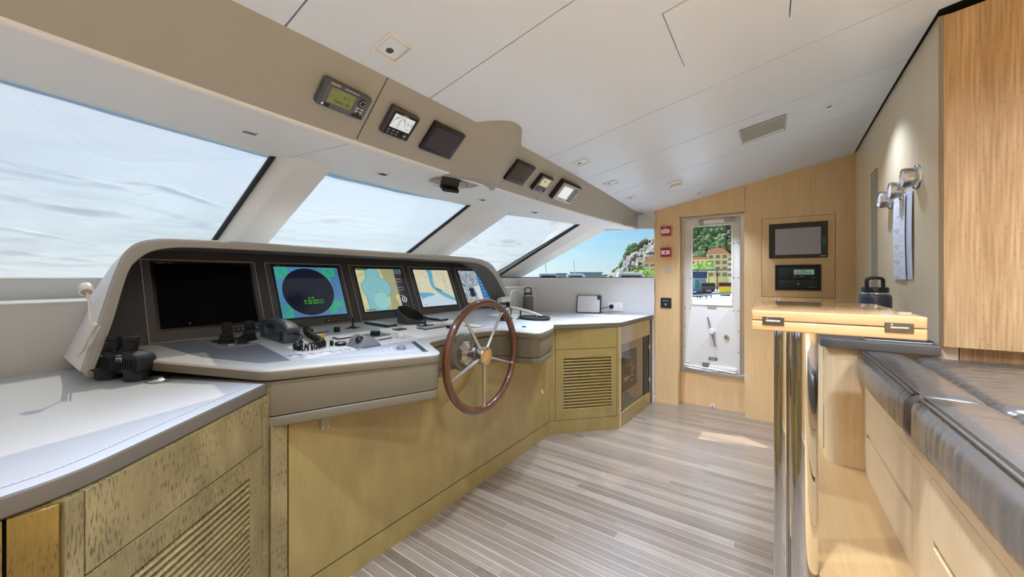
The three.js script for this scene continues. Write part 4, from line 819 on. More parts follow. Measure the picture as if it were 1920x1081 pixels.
// ------------------------------------------------------------------ the five helm screens
const screenArt = {
  off: (c, w, h) => { c.fillStyle = '#020203'; c.fillRect(0, 0, w, h); c.fillStyle = '#b04fc0'; c.fillRect(w * 0.26, h * 0.93, 20, 5); c.fillRect(w * 0.255, h * 0.945, 12, 4); c.fillStyle = '#7a2d86'; c.fillRect(w * 0.262, h * 0.957, 18, 4); },
  radar: (c, w, h) => {
    const g = c.createLinearGradient(0, 0, w, h); g.addColorStop(0, '#4f8fb5'); g.addColorStop(0.6, '#4a72ac'); g.addColorStop(1, '#5c93b4'); c.fillStyle = g; c.fillRect(0, 0, w, h);
    const spot = (x0, y0, x1, y1, n) => { for (let i = 0; i < n; i++) { c.fillStyle = ['#1fd03a', '#2bd84e', '#17a83e', '#3fb0a0'][Math.floor(rnd() * 4)]; const s = 4 + rnd() * 9; c.fillRect(x0 + rnd() * (x1 - x0), y0 + rnd() * (y1 - y0), s, s * 0.7); } };
    spot(0, 0, 150, 150, 260); spot(w - 260, 0, w - 60, 130, 330); spot(w - 190, 120, w - 120, 180, 40); spot(0, h - 190, 120, h, 220); spot(w - 250, h - 200, w - 20, h - 110, 330); spot(w - 220, h - 110, w - 120, h - 30, 120); spot(0, 0, w, h, 120);
    const cx = w * 0.455, cy = h * 0.5, r = h * 0.475;
    c.strokeStyle = '#cfe4f2'; for (let i = 0; i < 72; i++) { const a = i / 72 * 6.2832, l = i % 3 ? 6 : 12; c.lineWidth = 2; c.beginPath(); c.moveTo(cx + (r + 3) * Math.cos(a), cy + (r + 3) * Math.sin(a)); c.lineTo(cx + (r + 3 + l) * Math.cos(a), cy + (r + 3 + l) * Math.sin(a)); c.stroke(); }
    c.fillStyle = '#151a28'; c.beginPath(); c.arc(cx, cy, r, 0, 7); c.fill(); c.fillStyle = '#1a2030'; c.beginPath(); c.arc(w * 0.6, h * 0.5, 75, 0, 7); c.fill();
    c.fillStyle = '#4fe03a'; c.font = 'bold 27px monospace'; c.fillText('ST-BY', w * 0.41, h * 0.645); c.fillText('ON TIME 000710.6 H', w * 0.345, h * 0.70, 240); c.fillText('TX TIME 000201.6 H', w * 0.345, h * 0.75, 240);
  },
  chartBay: (c, w, h) => {
    c.fillStyle = '#d9d6a2'; c.fillRect(0, 0, w, h); for (let i = 0; i < 500; i++) { c.fillStyle = ['#cfcb92', '#b9b482', '#e1dfb4', '#a9a878'][i % 4]; c.globalAlpha = 0.25; c.beginPath(); c.arc(rnd() * w, rnd() * h, 8 + rnd() * 30, 0, 7); c.fill(); } c.globalAlpha = 1;
    c.fillStyle = '#a8a77a'; c.beginPath(); c.moveTo(w * 0.5, 0); c.lineTo(w * 0.82, 0); c.lineTo(w * 0.82, h * 0.62); c.lineTo(w * 0.72, h * 0.66); c.lineTo(w * 0.78, h); c.lineTo(w * 0.55, h); c.lineTo(w * 0.62, h * 0.5); c.closePath(); c.fill();
    c.fillStyle = '#86c4c9'; c.beginPath(); c.moveTo(w * 0.2, 0); c.bezierCurveTo(w * 0.16, h * 0.15, w * 0.22, h * 0.25, w * 0.06, h * 0.36); c.bezierCurveTo(w * 0.0, h * 0.5, w * 0.12, h * 0.55, w * 0.1, h * 0.72); c.bezierCurveTo(w * 0.13, h * 0.85, w * 0.1, h, w * 0.1, h); c.lineTo(w * 0.5, h); c.bezierCurveTo(w * 0.55, h * 0.9, w * 0.42, h * 0.8, w * 0.56, h * 0.68); c.bezierCurveTo(w * 0.72, h * 0.55, w * 0.66, h * 0.3, w * 0.56, h * 0.27); c.bezierCurveTo(w * 0.42, h * 0.25, w * 0.5, h * 0.12, w * 0.45, 0); c.closePath(); c.fill();
    c.strokeStyle = '#5f9fb4'; c.lineWidth = 12; c.stroke(); c.fillStyle = '#9bd2d0'; c.beginPath(); c.ellipse(w * 0.4, h * 0.78, w * 0.16, h * 0.2, 0.3, 0, 7); c.fill();
    c.fillStyle = '#39585f'; for (let i = 0; i < 60; i++) { c.fillRect(w * (0.12 + rnd() * 0.45), h * (0.05 + rnd() * 0.9), 3 + rnd() * 9, 3); } for (const [x, y] of [[0.2, 0.5], [0.4, 0.35], [0.33, 0.28], [0.32, 0.55], [0.42, 0.72]]) { c.beginPath(); c.arc(w * x, h * y, 7, 0, 7); c.fill(); }
    c.fillStyle = '#5f6a66'; c.fillRect(0, 0, w * 0.25, 26); c.fillStyle = '#7e8a86'; c.fillRect(w * 0.03, h - 36, w * 0.2, 28);
    c.fillStyle = '#1b1f24'; c.fillRect(w * 0.82, 0, w * 0.18, h); c.fillStyle = '#55616b'; c.fillRect(w * 0.82, 0, w * 0.18, 90); c.fillStyle = '#2d8ba6'; c.fillRect(w * 0.96, 0, w * 0.04, 40);
    c.font = 'bold 22px monospace'; ['HDG 017.2', 'COG 083', 'SOG 0.0', 'POS', '43 41.6', '007 17.1', 'UTC', '09:42'].forEach((s, i) => { c.fillStyle = i % 3 ? '#e6e9ea' : '#d0587a'; c.fillText(s, w * 0.835, 130 + i * 46, w * 0.15); }); c.fillStyle = '#e2e6e8'; c.beginPath(); c.arc(w * 0.91, h * 0.77, 48, 0, 7); c.fill(); c.fillStyle = '#23292e'; c.beginPath(); c.arc(w * 0.91, h * 0.77, 34, 0, 7); c.fill(); c.fillStyle = '#e2e6e8'; c.fillRect(w * 0.895, h * 0.75, 22, 30);
  },
  chartRiver: (c, w, h) => {
    c.fillStyle = '#ddd9bb'; c.fillRect(0, 0, w, h); for (let i = 0; i < 300; i++) { c.fillStyle = ['#e8e5cc', '#cfcaa6', '#d5d2b8'][i % 3]; c.globalAlpha = 0.3; c.beginPath(); c.arc(rnd() * w, rnd() * h, 8 + rnd() * 26, 0, 7); c.fill(); } c.globalAlpha = 1;
    c.fillStyle = '#c9dcec'; c.beginPath(); c.moveTo(0, h * 0.62); c.bezierCurveTo(w * 0.2, h * 0.72, w * 0.4, h * 0.6, w * 0.62, h * 0.72); c.lineTo(w, h * 0.9); c.lineTo(w, h); c.lineTo(0, h); c.closePath(); c.fill();
    c.fillStyle = '#66aeca'; c.beginPath(); c.moveTo(w * 0.36, 0); c.lineTo(w * 0.5, 0); c.bezierCurveTo(w * 0.54, h * 0.2, w * 0.42, h * 0.35, w * 0.5, h * 0.48); c.bezierCurveTo(w * 0.62, h * 0.58, w * 0.8, h * 0.7, w, h * 0.82); c.lineTo(w, h * 0.9); c.bezierCurveTo(w * 0.7, h * 0.8, w * 0.55, h * 0.68, w * 0.42, h * 0.52); c.bezierCurveTo(w * 0.32, h * 0.4, w * 0.42, h * 0.2, w * 0.36, 0); c.fill();
    c.beginPath(); c.moveTo(0, h * 0.62); c.bezierCurveTo(w * 0.15, h * 0.62, w * 0.3, h * 0.62, w * 0.44, h * 0.68); c.bezierCurveTo(w * 0.3, h * 0.75, w * 0.15, h * 0.72, w * 0.06, h * 0.8); c.lineTo(0, h * 0.68); c.fill();
    c.fillStyle = '#3b6a62'; c.beginPath(); c.moveTo(w * 0.5, h * 0.5); c.lineTo(w * 0.66, h * 0.58); c.lineTo(w * 0.65, h * 0.62); c.lineTo(w * 0.5, h * 0.54); c.fill(); c.fillStyle = '#6a6a5c'; for (let i = 0; i < 16; i++) c.fillRect(w * 0.78, 60 + i * 26, 40 + (i * 31) % 40, 4); c.fillRect(w * 0.06, h * 0.94, 60, 8);
    for (let i = 0; i < 30; i++) c.fillRect(rnd() * w, rnd() * h * 0.6, 20 * rnd(), 3);
  },
  camera: (c, w, h) => {
    c.fillStyle = '#a8b4bd'; c.fillRect(0, 0, w, h); for (let i = 0; i < 260; i++) { c.fillStyle = ['#e4e9ee', '#5d6770', '#c9d2da', '#2f3a47', '#8794a0'][i % 5]; c.save(); c.translate(rnd() * w * 0.62, rnd() * h); c.rotate(rnd() * 3); c.fillRect(0, 0, 10 + rnd() * 60, 4 + rnd() * 16); c.restore(); }
    c.fillStyle = '#dfe6ec'; c.beginPath(); c.moveTo(w * 0.4, h * 0.5); c.lineTo(w * 0.62, h * 0.46); c.lineTo(w * 0.64, h * 0.9); c.lineTo(w * 0.46, h * 0.92); c.fill(); c.fillStyle = '#22303f'; c.fillRect(w * 0.2, h * 0.55, w * 0.16, h * 0.26);
    c.fillStyle = '#3c78b4'; c.fillRect(w * 0.62, 0, w * 0.38, h); for (let i = 0; i < 26; i++) { c.fillStyle = ['#7fb0dc', '#2a5a92', '#a9cbe8'][i % 3]; c.fillRect(w * 0.65 + rnd() * 30, 20 + i * 24, 60 + rnd() * 90, 8); } c.fillStyle = '#d9a44a'; c.fillRect(0, h * 0.9, w * 0.2, h * 0.06); c.fillStyle = '#b8444a'; c.fillRect(w * 0.02, h * 0.86, 26, 20);
  },
};
[['off', 'leftmost helm screen, black and switched off, above the throttles'], ['radar', 'helm screen showing a dark round radar on blue and green'], ['chartBay', 'helm screen with a chart of a broad bay and data column'], ['chartRiver', 'helm screen with a chart of a blue river mouth'], ['camera', 'rightmost helm screen with blue menus and camera pictures behind the wheel']].forEach(([kind, label], i) => {
  const z = [-0.735, -1.298, -1.866, -2.428, -3.01][i];
  const t = thing('helm_screen', label, 'screen', 'helm screens in a row under the hood');
  place(t, [-2.4495, 1.077, z], [0, 0, -1], [-0.385, 0.923, 0]);
  const W = 0.254, y0 = 0.004, y1 = 0.452, b = 0.002;
  part('outline', [box(-W, W, y1 - b, y1, 0.0, 0.0012), box(-W, W, y0, y0 + b, 0, 0.0012), box(-W, -W + b, y0, y1, 0, 0.0012), box(W - b, W, y0, y1, 0, 0.0012)], M.whiteLine, t);
  part('bezel', plate(rect(-W + 0.004, y0 + 0.004, W - 0.004, y1 - 0.004, 0.006), 0.0008), std({ color: '#47474a', roughness: 0.4 }), t);
  const sx0 = -0.208, sx1 = 0.218, sy0 = 0.072, sy1 = 0.425;
  part('surround', plate(rect(sx0 - 0.012, sy0 - 0.012, sx1 + 0.012, sy1 + 0.016), 0.0022, 0.0006), M.black, t);
  part('display', panel(sx0, sy0, sx1, sy1, 0.0026), kind === 'off' ? paint(800, 664, screenArt.off, 0.5, { roughness: 0.3, clearcoat: 0, specularIntensity: 0.12 }) : paint(800, 664, screenArt[kind], 0.85), t, { uv: true });
  part('lettering', panel(sx0 + 0.008, sy1 + 0.002, sx0 + 0.092, sy1 + 0.013, 0.0027), paint(256, 34, (c, w, h) => { c.fillStyle = '#0d0d0f'; c.fillRect(0, 0, w, h); c.fillStyle = '#9a9a9c'; c.font = 'bold 25px sans-serif'; c.fillText('FURUNO', 8, 26, 130); c.fillText('MU', 160, 26, 60); }), t, { uv: true });
  part('control_strip', plate(rect(0.045, 0.022, 0.225, 0.046, 0.003), 0.002, 0.0005), M.black, t);
  for (let k = 0; k < 6; k++) part('key', cbox(0.010, 0.006, 0.002, 0.072 + k * 0.022, 0.034, 0.0026), k === 0 ? M.lightGray : M.midGray, t);
  part('power_key', cbox(0.012, 0.007, 0.002, 0.208, 0.035, 0.0026), std({ color: '#3a6fb0', emissive: '#2f6fd0', emissiveIntensity: 0.35 }), t);
});
// ------------------------------------------------------------------ instruments on the fascia
function onFascia(t, z, s) {   // s: fraction down from the ceiling
  const a = V(-1.238, ceilY(-1.24, z), z), b = V(creaseX(z), creaseY(z), z), o = a.clone().lerp(b, s);
  const dz = 0.02, zx = creaseX(z - dz) - creaseX(z + dz), X = [zx * s, (creaseY(z - dz) - creaseY(z + dz)) * s, -2 * dz], up = a.clone().sub(b);
  return place(t, o.toArray(), X, up.toArray());
}
{
  const t = thing('navigator', 'grey navigator with greenish lcd, leftmost on the overhead fascia', 'instrument');
  onFascia(t, -0.802, 0.48);
  part('case', plate([[-0.098, -0.052, 0.012], [0.094, -0.052, 0.008], [0.097, 0.048, 0.012], [-0.096, 0.052, 0.014]], 0.028, 0.006), std({ color: '#4d545c', roughness: 0.4 }), t);
  part('face', plate([[-0.085, -0.046, 0.006], [0.09, -0.046, 0.006], [0.09, 0.034, 0.006], [-0.083, 0.034, 0.006]], 0.003, 0.001).translate(0, 0, 0.0265), std({ color: '#5a6067', roughness: 0.45 }), t);
  part('display', panel(-0.066, -0.028, 0.03, 0.03, 0.0302), paint(384, 232, (c, w, h) => { c.fillStyle = '#b3b05c'; c.fillRect(0, 0, w, h); c.fillStyle = '#4a4c22'; c.font = '24px monospace'; c.fillText('SPEED', 20, 34); c.fillText('DIST LOG', 14, 128, 120); c.font = 'bold 30px monospace'; c.fillText('A', 110, 84); c.font = 'bold 56px monospace'; c.fillText('0.1', 210, 100); c.font = 'bold 62px monospace'; c.fillText('1448.90', 88, 198, 270); c.font = '20px monospace'; c.fillText('kt', 340, 40); c.fillText('nm', 336, 224); }, 0.35), t, { uv: true });
  part('lettering', panel(-0.078, 0.0365, 0.06, 0.048, 0.0288), paint(552, 46, (c, w, h) => { c.fillStyle = '#4d545c'; c.fillRect(0, 0, w, h); c.fillStyle = '#e8ecee'; c.font = 'bold italic 36px sans-serif'; c.fillText('FURUNO', 4, 36, 190); c.font = 'bold 24px sans-serif'; c.fillText('DOPPLER SPEED LOG', 226, 34, 310); }), t, { uv: true });
  part('badge', plate(rect(-0.082, -0.046, -0.05, -0.033, 0.004), 0.002).translate(0, 0, 0.0285), M.black, t);
  part('badge_dot', cyl(0.005, 0.005, 0.001, -0.077, -0.0395, 0.0305, 'z', 14), M.white, t);
  part('cursor_pad', cyl(0.017, 0.016, 0.003, 0.063, 0.016, 0.029, 'z', 24), M.black, t);
  for (let i = 0; i < 8; i++) { const a = i / 8 * 6.2832; part('pad_mark', cbox(0.004, 0.003, 0.001, 0.063 + 0.011 * Math.cos(a), 0.016 + 0.011 * Math.sin(a), 0.0322), M.white, t); }
  for (const [x, y] of [[0.052, -0.008], [0.072, -0.008], [0.052, -0.02], [0.072, -0.02]]) part('key', cbox(0.012, 0.006, 0.003, x, y, 0.0295, 0.001), M.lightGray, t);
  part('key', cyl(0.006, 0.005, 0.003, 0.062, -0.029, 0.029, 'z', 14), M.black, t);
  part('key_row', plate(rect(0.04, -0.043, 0.084, -0.034, 0.004), 0.003).translate(0, 0, 0.0285), M.black, t);
}
{
  const t = thing('wind_display', 'black wind instrument with white dial screen on the overhead fascia', 'instrument');
  onFascia(t, -1.069, 0.5);
  part('case', plate([[-0.072, -0.064, 0.01], [0.072, -0.064, 0.01], [0.076, 0.06, 0.012], [-0.076, 0.066, 0.012]], 0.026, 0.006), M.darkGray, t);
  part('face', plate(rect(-0.062, -0.056, 0.066, 0.052, 0.006), 0.003, 0.001).translate(0, 0, 0.0245), M.blackMatte, t);
  part('display', panel(-0.052, -0.022, 0.055, 0.042, 0.0278), paint(428, 256, (c, w, h) => { c.fillStyle = '#f4f6f2'; c.fillRect(0, 0, w, h); c.strokeStyle = '#23262a'; c.lineWidth = 4; c.beginPath(); c.arc(150, 150, 128, 3.0, 6.6); c.stroke(); for (let i = 0; i < 13; i++) { const a = 3.14 + i / 12 * 3.14; c.beginPath(); c.moveTo(150 + 108 * Math.cos(a), 150 + 108 * Math.sin(a)); c.lineTo(150 + 126 * Math.cos(a), 150 + 126 * Math.sin(a)); c.stroke(); } c.lineWidth = 9; c.beginPath(); c.arc(150, 150, 106, 3.7, 4.3); c.stroke(); c.beginPath(); c.arc(150, 150, 106, 5.1, 5.7); c.stroke(); c.lineWidth = 5; c.beginPath(); c.moveTo(150, 60); c.lineTo(132, 190); c.lineTo(168, 190); c.closePath(); c.stroke(); c.fillStyle = '#23262a'; c.font = 'bold 40px monospace'; c.fillText('17', 128, 244); c.font = 'bold 62px monospace'; c.fillText('5.3', 306, 128, 112); c.font = 'bold 26px monospace'; c.fillText('TRUE kt', 316, 216, 100); }, 0.75), t, { uv: true });
  part('lettering', panel(-0.016, 0.0425, 0.024, 0.0505, 0.0278), paint(160, 32, (c, w, h) => { c.fillStyle = '#17181b'; c.fillRect(0, 0, w, h); c.fillStyle = '#d6d8da'; c.font = 'bold italic 27px sans-serif'; c.fillText('FURUNO', 8, 26, 144); }), t, { uv: true });
  for (const [x, y] of [[-0.046, -0.034], [-0.022, -0.034], [0.0, -0.034], [-0.022, -0.048], [0.0, -0.048]]) part('key', cbox(0.012, 0.006, 0.003, x, y, 0.0275, 0.001), M.midGray, t);
  part('key', cyl(0.007, 0.006, 0.003, -0.046, -0.048, 0.0265, 'z', 16), std({ color: '#2b62a8', roughness: 0.4 }), t, { label: 'blue power key' });
  part('cursor_pad', cyl(0.014, 0.013, 0.004, 0.04, -0.04, 0.0265, 'z', 22), M.black, t);
  part('pad_mark', [cbox(0.018, 0.004, 0.001, 0.04, -0.04, 0.031), cbox(0.004, 0.003, 0.001, 0.04, -0.031, 0.031), cbox(0.004, 0.003, 0.001, 0.04, -0.049, 0.031)], M.lightGray, t);
}
for (const [z, w, label] of [[-1.336, 0.21, 'larger dark brown unlit panel left of the compass housing'], [-2.034, 0.205, 'dark brown unlit panel right of the compass housing']]) {
  const t = thing('dark_panel', label, 'display', 'unlit dark panels on the overhead fascia');
  onFascia(t, z, 0.5);
  part('bezel', plate(rect(-w / 2, -0.076, w / 2, 0.078, 0.006), 0.02, 0.002), M.black, t);
  part('screen', panel(-w / 2 + 0.02, -0.054, w / 2 - 0.024, 0.058, 0.0203), M.screenBrown, t, { uv: true });
}
{
  const t = thing('small_plotter', 'small instrument with a yellow chart screen and dark keypad', 'instrument');
  onFascia(t, -2.316, 0.52);
  part('case', plate(rect(-0.078, -0.066, 0.078, 0.064, 0.008), 0.03, 0.003), M.blackMatte, t);
  part('face', plate(rect(-0.07, -0.064, 0.074, 0.056, 0.006), 0.003, 0.001).translate(0, 0, 0.0285), M.midGray, t);
  part('display', panel(-0.046, -0.012, 0.052, 0.046, 0.0318), paint(256, 152, (c, w, h) => { c.fillStyle = '#e8d9a0'; c.fillRect(0, 0, w, h); c.fillStyle = '#6b6a4c'; c.fillRect(40, 40, 90, 14); c.fillRect(90, 54, 30, 30); c.fillStyle = '#d78a94'; c.fillRect(180, 40, 40, 24); c.fillStyle = '#f4efdc'; c.fillRect(120, 0, 136, 16); c.fillStyle = '#c3b578'; c.fillRect(30, 110, 150, 10); }, 0.7), t, { uv: true });
  for (let i = 0; i < 4; i++) for (let j = 0; j < 3; j++) part('key', cbox(0.013, 0.008, 0.003, -0.05 + i * 0.019, -0.024 - j * 0.013, 0.0325, 0.001), M.key, t);
  part('cursor_pad', cyl(0.017, 0.016, 0.003, 0.046, -0.038, 0.031, 'z', 22), M.key, t);
}
{
  const t = thing('keypad_instrument', 'silver keypad panel with white screen, rightmost on the overhead fascia', 'instrument');
  onFascia(t, -2.652, 0.5);
  part('case', plate(rect(-0.145, -0.082, 0.145, 0.084, 0.008), 0.034, 0.003), M.blackMatte, t);
  part('face', plate(rect(-0.128, -0.08, 0.143, 0.07, 0.004), 0.004, 0.001).translate(0, 0, 0.033), std({ color: '#b9bcbc', roughness: 0.35, metalness: 0.4 }), t);
  part('display', panel(-0.092, -0.05, 0.044, 0.048, 0.0373), paint(256, 190, (c, w, h) => { c.fillStyle = '#fbfbfa'; c.fillRect(0, 0, w, h); c.fillStyle = '#d9dbda'; c.fillRect(10, 12, 90, 8); }, 0.8), t, { uv: true });
  for (let i = 0; i < 3; i++) for (let j = 0; j < 7; j++) part('key', cbox(0.014, 0.009, 0.003, 0.072 + i * 0.022, 0.052 - j * 0.018, 0.038, 0.001), M.key, t);
  part('key', [cbox(0.03, 0.012, 0.003, -0.08, -0.066, 0.038, 0.001)], M.white, t);
  part('key', [cbox(0.02, 0.008, 0.003, -0.02, -0.066, 0.038, 0.001)], M.lightGray, t);
}
// ------------------------------------------------------------------ lamps, detector, vent in the overhead
const lampLabels = [];
function downlight(x, y, z, size, label, lit, group, power = 1) {
  const t = thing('downlight', label, 'ceiling light', group, [x, y, z]), narrow = x < -1 || z < -3;
  const slope = lit ? 0.2 : 0.03; t.rotation.z = slope;
  const s = size / 2;
  part('frame', plate([[-s, -s], [s, -s], [s, s], [-s, s]], 0.004, 0.001, [rect(-s * (lit ? 0.84 : 0.72), -s * (lit ? 0.84 : 0.72), s * (lit ? 0.84 : 0.72), s * (lit ? 0.84 : 0.72))]).rotateX(Math.PI / 2).translate(0, -0.0005, 0), M.white, t);
  part('recess', [box(-s * 0.86, s * 0.86, lit ? 0.008 : 0.02, 0.022, -s * 0.86, s * 0.86)], lit ? M.glow : M.lightGray, t);
  part('recess_side', [box(-s * 0.74, -s * 0.72, -0.002, 0.022, -s * 0.74, s * 0.74), box(s * 0.72, s * 0.74, -0.002, 0.022, -s * 0.74, s * 0.74), box(-s * 0.74, s * 0.74, -0.002, 0.022, -s * 0.74, -s * 0.72), box(-s * 0.74, s * 0.74, -0.002, 0.022, s * 0.72, s * 0.74)], lit ? M.white : M.blackMatte, t);
  part('bulb', lit ? [cbox(s * 0.9, 0.012, s * 0.22, 0, 0.008, 0, 0.004), cyl(s * 0.25, s * 0.2, 0.012, -s * 0.3, 0.0, 0.0), cyl(s * 0.16, s * 0.12, 0.01, s * 0.35, 0.002, 0)] : [box(-s * 0.4, s * 0.4, 0.0, 0.02, -s * 0.5, s * 0.5)], lit ? M.pewter : M.black, t);
  if (lit) {
const l = new THREE.SpotLight(0xcfe0ff, LAMP_POWER * power, 0, z < -4 ? 0.72 : z < -3 && x > -1 ? 0.9 : x < -1 ? 0.92 : 1.32, narrow ? 0.8 : 1, 2); l.position.set(0, -0.006, 0); l.target.position.set(0, -1, 0); l.castShadow = true; l.shadow.radius = 2; l.shadow.mapSize.set(1024, 1024); l.name = 'downlight_light'; t.add(l, l.target);
  }
}
const rowL = 'lit square downlights in the ceiling';
[[-1.102, -0.847, 0.108, 'nearest and largest lit square downlight, beside the leather fascia'], [-1.105, -2.46, 0.105, 'lit square downlight nearest the silver keypad panel'], [-1.115, -3.085, 0.105, 'lit square downlight, second beyond the keypad panel along the fascia'], [-1.115, -3.67, 0.105, 'lit square downlight, third along the fascia towards the door'], [-0.584, -4.215, 0.105, 'lit square downlight close above the door'], [0.323, -3.105, 0.105, 'lit square downlight beside the ceiling vent and pale wall'],
  [-0.1, -0.85, 0.105, 'lit square downlight above the wheel side aisle, out of view'], [-0.1, 0.5, 0.105, 'lit square downlight behind the camera, out of view'], [0.323, -0.235, 0.105, 'lit square downlight above the bench front, out of view'], [1.0, -1.3, 0.105, 'lit square downlight above the bench back, out of view'], [1.0, 0.2, 0.105, 'lit square downlight above the near bench end, out of view']].forEach(([x, z, s, l]) => downlight(x, ceilY(x, z) - 0.001, z, s, l, true, rowL, x < -1 ? 0.75 : z < -4 ? 0.6 : z < -3 ? 0.22 : z > 0.4 ? 0.6 : 1.1));
[[-1.771, -0.655, 'small unlit soffit light above the near windscreen'], [-1.89, -1.387, 'small unlit soffit light above the middle windscreen, left of compass'], [-1.856, -2.281, 'small unlit soffit light beyond the compass hole'], [-1.786, -2.95, 'small unlit soffit light above the far narrow windscreen']].forEach(([x, z, l]) => downlight(x, soffY(x, z) - 0.001, z, 0.07, l, false, 'unlit soffit lights above the windscreens'));
{
  const x = -0.721, z = -3.648, t = thing('smoke_detector', 'round white smoke detector on the ceiling near the door', 'detector', null, [x, ceilY(x, z), z]); t.rotation.z = 0.2;
  part('base', lathe([[0, 0], [0.072, 0], [0.072, -0.010], [0.062, -0.016], [0, -0.016]], 0, 0, 0), M.white, t);
  part('chamber', lathe([[0.05, -0.014], [0.048, -0.034], [0.036, -0.044], [0, -0.046]], 0, 0, 0), M.white, t);
  for (let i = 0; i < 14; i++) { const a = i / 14 * 6.2832; part('slot', cbox(0.003, 0.016, 0.008, 0, 0, 0).translate(0.047, -0.026, 0).rotateY(a), M.darkGray, t); }
}
{
  const x = -0.045, z = -3.1, t = thing('ceiling_vent', 'flat grey rectangular vent panel let into the ceiling', 'vent', null, [x, ceilY(x, z) - 0.001, z]); t.rotation.z = 0.2;
  part('frame', plate(rect(-0.132, -0.15, 0.132, 0.15), 0.006, 0.0015, [rect(-0.122, -0.14, 0.122, 0.14)]).rotateX(Math.PI / 2), std({ color: '#b5b3aa', roughness: 0.5 }), t);
  part('mesh_panel', box(-0.123, 0.123, -0.003, 0.0, -0.141, 0.141), std({ color: '#9fa096', roughness: 0.7 }), t);
}
// ------------------------------------------------------------------ steering wheel
{
  const t = thing('steering_wheel', 'varnished wooden ship wheel with five steel spokes', 'steering wheel', null, [-1.45, 0.92, -1.79]);
  const R = 0.327;
  part('rim', new THREE.TorusGeometry(R, 0.0225, 20, 96).rotateY(Math.PI / 2), M.mahogany, t);
  for (let k = 0; k < 5; k++) {
    const a = -Math.PI / 2 + k * Math.PI * 0.4, d = (r, x) => [x, r * Math.sin(a), -r * Math.cos(a)];
    const sp = part('spoke', rod(d(0.05, 0.0), d(R - 0.012, 0.0), 0.011, 18, 0.0085), M.steel, t);
    part('spoke_foot', rod(d(R - 0.035, 0.0), d(R - 0.016, 0.0), 0.0085, 16, 0.015), M.steel, sp);
  }
  part('hub', lathe([[0, -0.045], [0.045, -0.045], [0.054, -0.03], [0.056, 0.0], [0.056, 0.016], [0.052, 0.022], [0.0, 0.022]], 0, 0, 0, 'x'), M.steel, t);
  part('hub_cap', lathe([[0, 0.021], [0.047, 0.021], [0.047, 0.024], [0.04, 0.0265], [0, 0.027]], 0, 0, 0, 'x'), std({ color: '#d9b98c', roughness: 0.18, metalness: 1 }), t, { label: 'polished round hub cap' });
  part('shaft', lathe([[0.045, -0.05], [0.04, -0.10], [0.075, -0.115], [0.082, -0.15], [0.082, -0.165]], 0, 0, 0, 'x'), M.steel, t);
  part('shaft_collar', lathe([[0.07, -0.15], [0.105, -0.155], [0.118, -0.175], [0.12, -0.205]], 0, 0, 0, 'x'), M.console, t);
}
// ------------------------------------------------------------------ small things on the helm deck
const dk = (x, z, up = 0) => [x, deckY(x) + 0.0015 + up, z];
function onDeck(name, label, cat, x, z, group) { return flatFrame(thing(name, label, cat, group), x, z); }
// local frame on the deck: x = towards the far side, y = up, z = towards the helmsman
function flatFrame(t, x, z) { return place(t, dk(x, z), [0, 0, -1], [0.047, 1, 0]); }
{
  const t = onDeck('throttle_panel', 'pair of black ribbed joystick controls on a white-outlined panel', 'control', -2.27, -0.78);
  part('outline', [box(-0.12, 0.12, 0, 0.001, -0.16, -0.158), box(-0.10, 0.10, 0, 0.001, 0.126, 0.128), rod([-0.12, 0.0005, -0.16], [-0.10, 0.0005, 0.128], 0.001, 6), rod([0.12, 0.0005, -0.16], [0.10, 0.0005, 0.128], 0.001, 6)], M.whiteLine, t);
  for (const [x, l] of [[-0.048, 'near joystick'], [0.052, 'far joystick']]) {
    const j = part('joystick', lathe([[0.036, 0], [0.036, 0.006], [0.030, 0.012], [0.033, 0.02], [0.026, 0.028], [0.029, 0.036], [0.021, 0.045], [0.017, 0.056], [0.020, 0.062], [0.023, 0.095], [0.021, 0.1], [0, 0.101]], x, 0, 0), M.blackMatte, t, { label: l });
    part('lever_slot', box(x - 0.04, x - 0.005, 0.0, 0.0015, -0.09, -0.045), M.black, j);
  }
  part('dial', [cyl(0.024, 0.02, 0.014, 0.0, 0, 0.062), cyl(0.016, 0.015, 0.02, 0, 0.012, 0.062), cbox(0.008, 0.012, 0.034, 0, 0.034, 0.062, 0.003)], M.blackMatte, t);
  for (const x of [-0.056, 0.04]) part('lit_key', cbox(0.022, 0.003, 0.014, x, 0.002, 0.082, 0.001), M.white, t);
}
{ // handset in its cradle, coiled cord
  const t = thing('telephone_handset', 'blue-grey telephone handset resting in its cradle on the helm', 'telephone');
  place(t, dk(-2.19, -0.945), [1, -0.047, 0], [0.047, 1, 0]);
  part('cradle', plate([[-0.135, 0.0], [0.14, 0.0], [0.145, 0.062, 0.01], [0.10, 0.072, 0.01], [0.085, 0.06], [0.075, 0.03], [-0.075, 0.022, 0.01], [-0.085, 0.05, 0.01], [-0.10, 0.075, 0.01], [-0.14, 0.07, 0.01]], 0.08, 0.004).translate(0, 0, -0.04), M.bluegray, t);
  const hs = part('handset', plate([[-0.145, 0.062, 0.012], [-0.09, 0.060, 0.01], [-0.072, 0.076, 0.02], [0.07, 0.074, 0.02], [0.085, 0.056, 0.01], [0.155, 0.05, 0.02], [0.162, 0.075, 0.02], [0.10, 0.102, 0.04], [-0.06, 0.112, 0.05], [-0.135, 0.10, 0.03]], 0.07, 0.012).translate(0, 0, -0.035), M.bluegray, t);
  part('mouthpiece', cbox(0.05, 0.012, 0.056, 0.125, 0.053, 0, 0.005), M.rubber, hs);
  part('side_key', [cbox(0.034, 0.05, 0.004, 0.112, 0.035, 0.04, 0.002)], M.rubber, t);
}
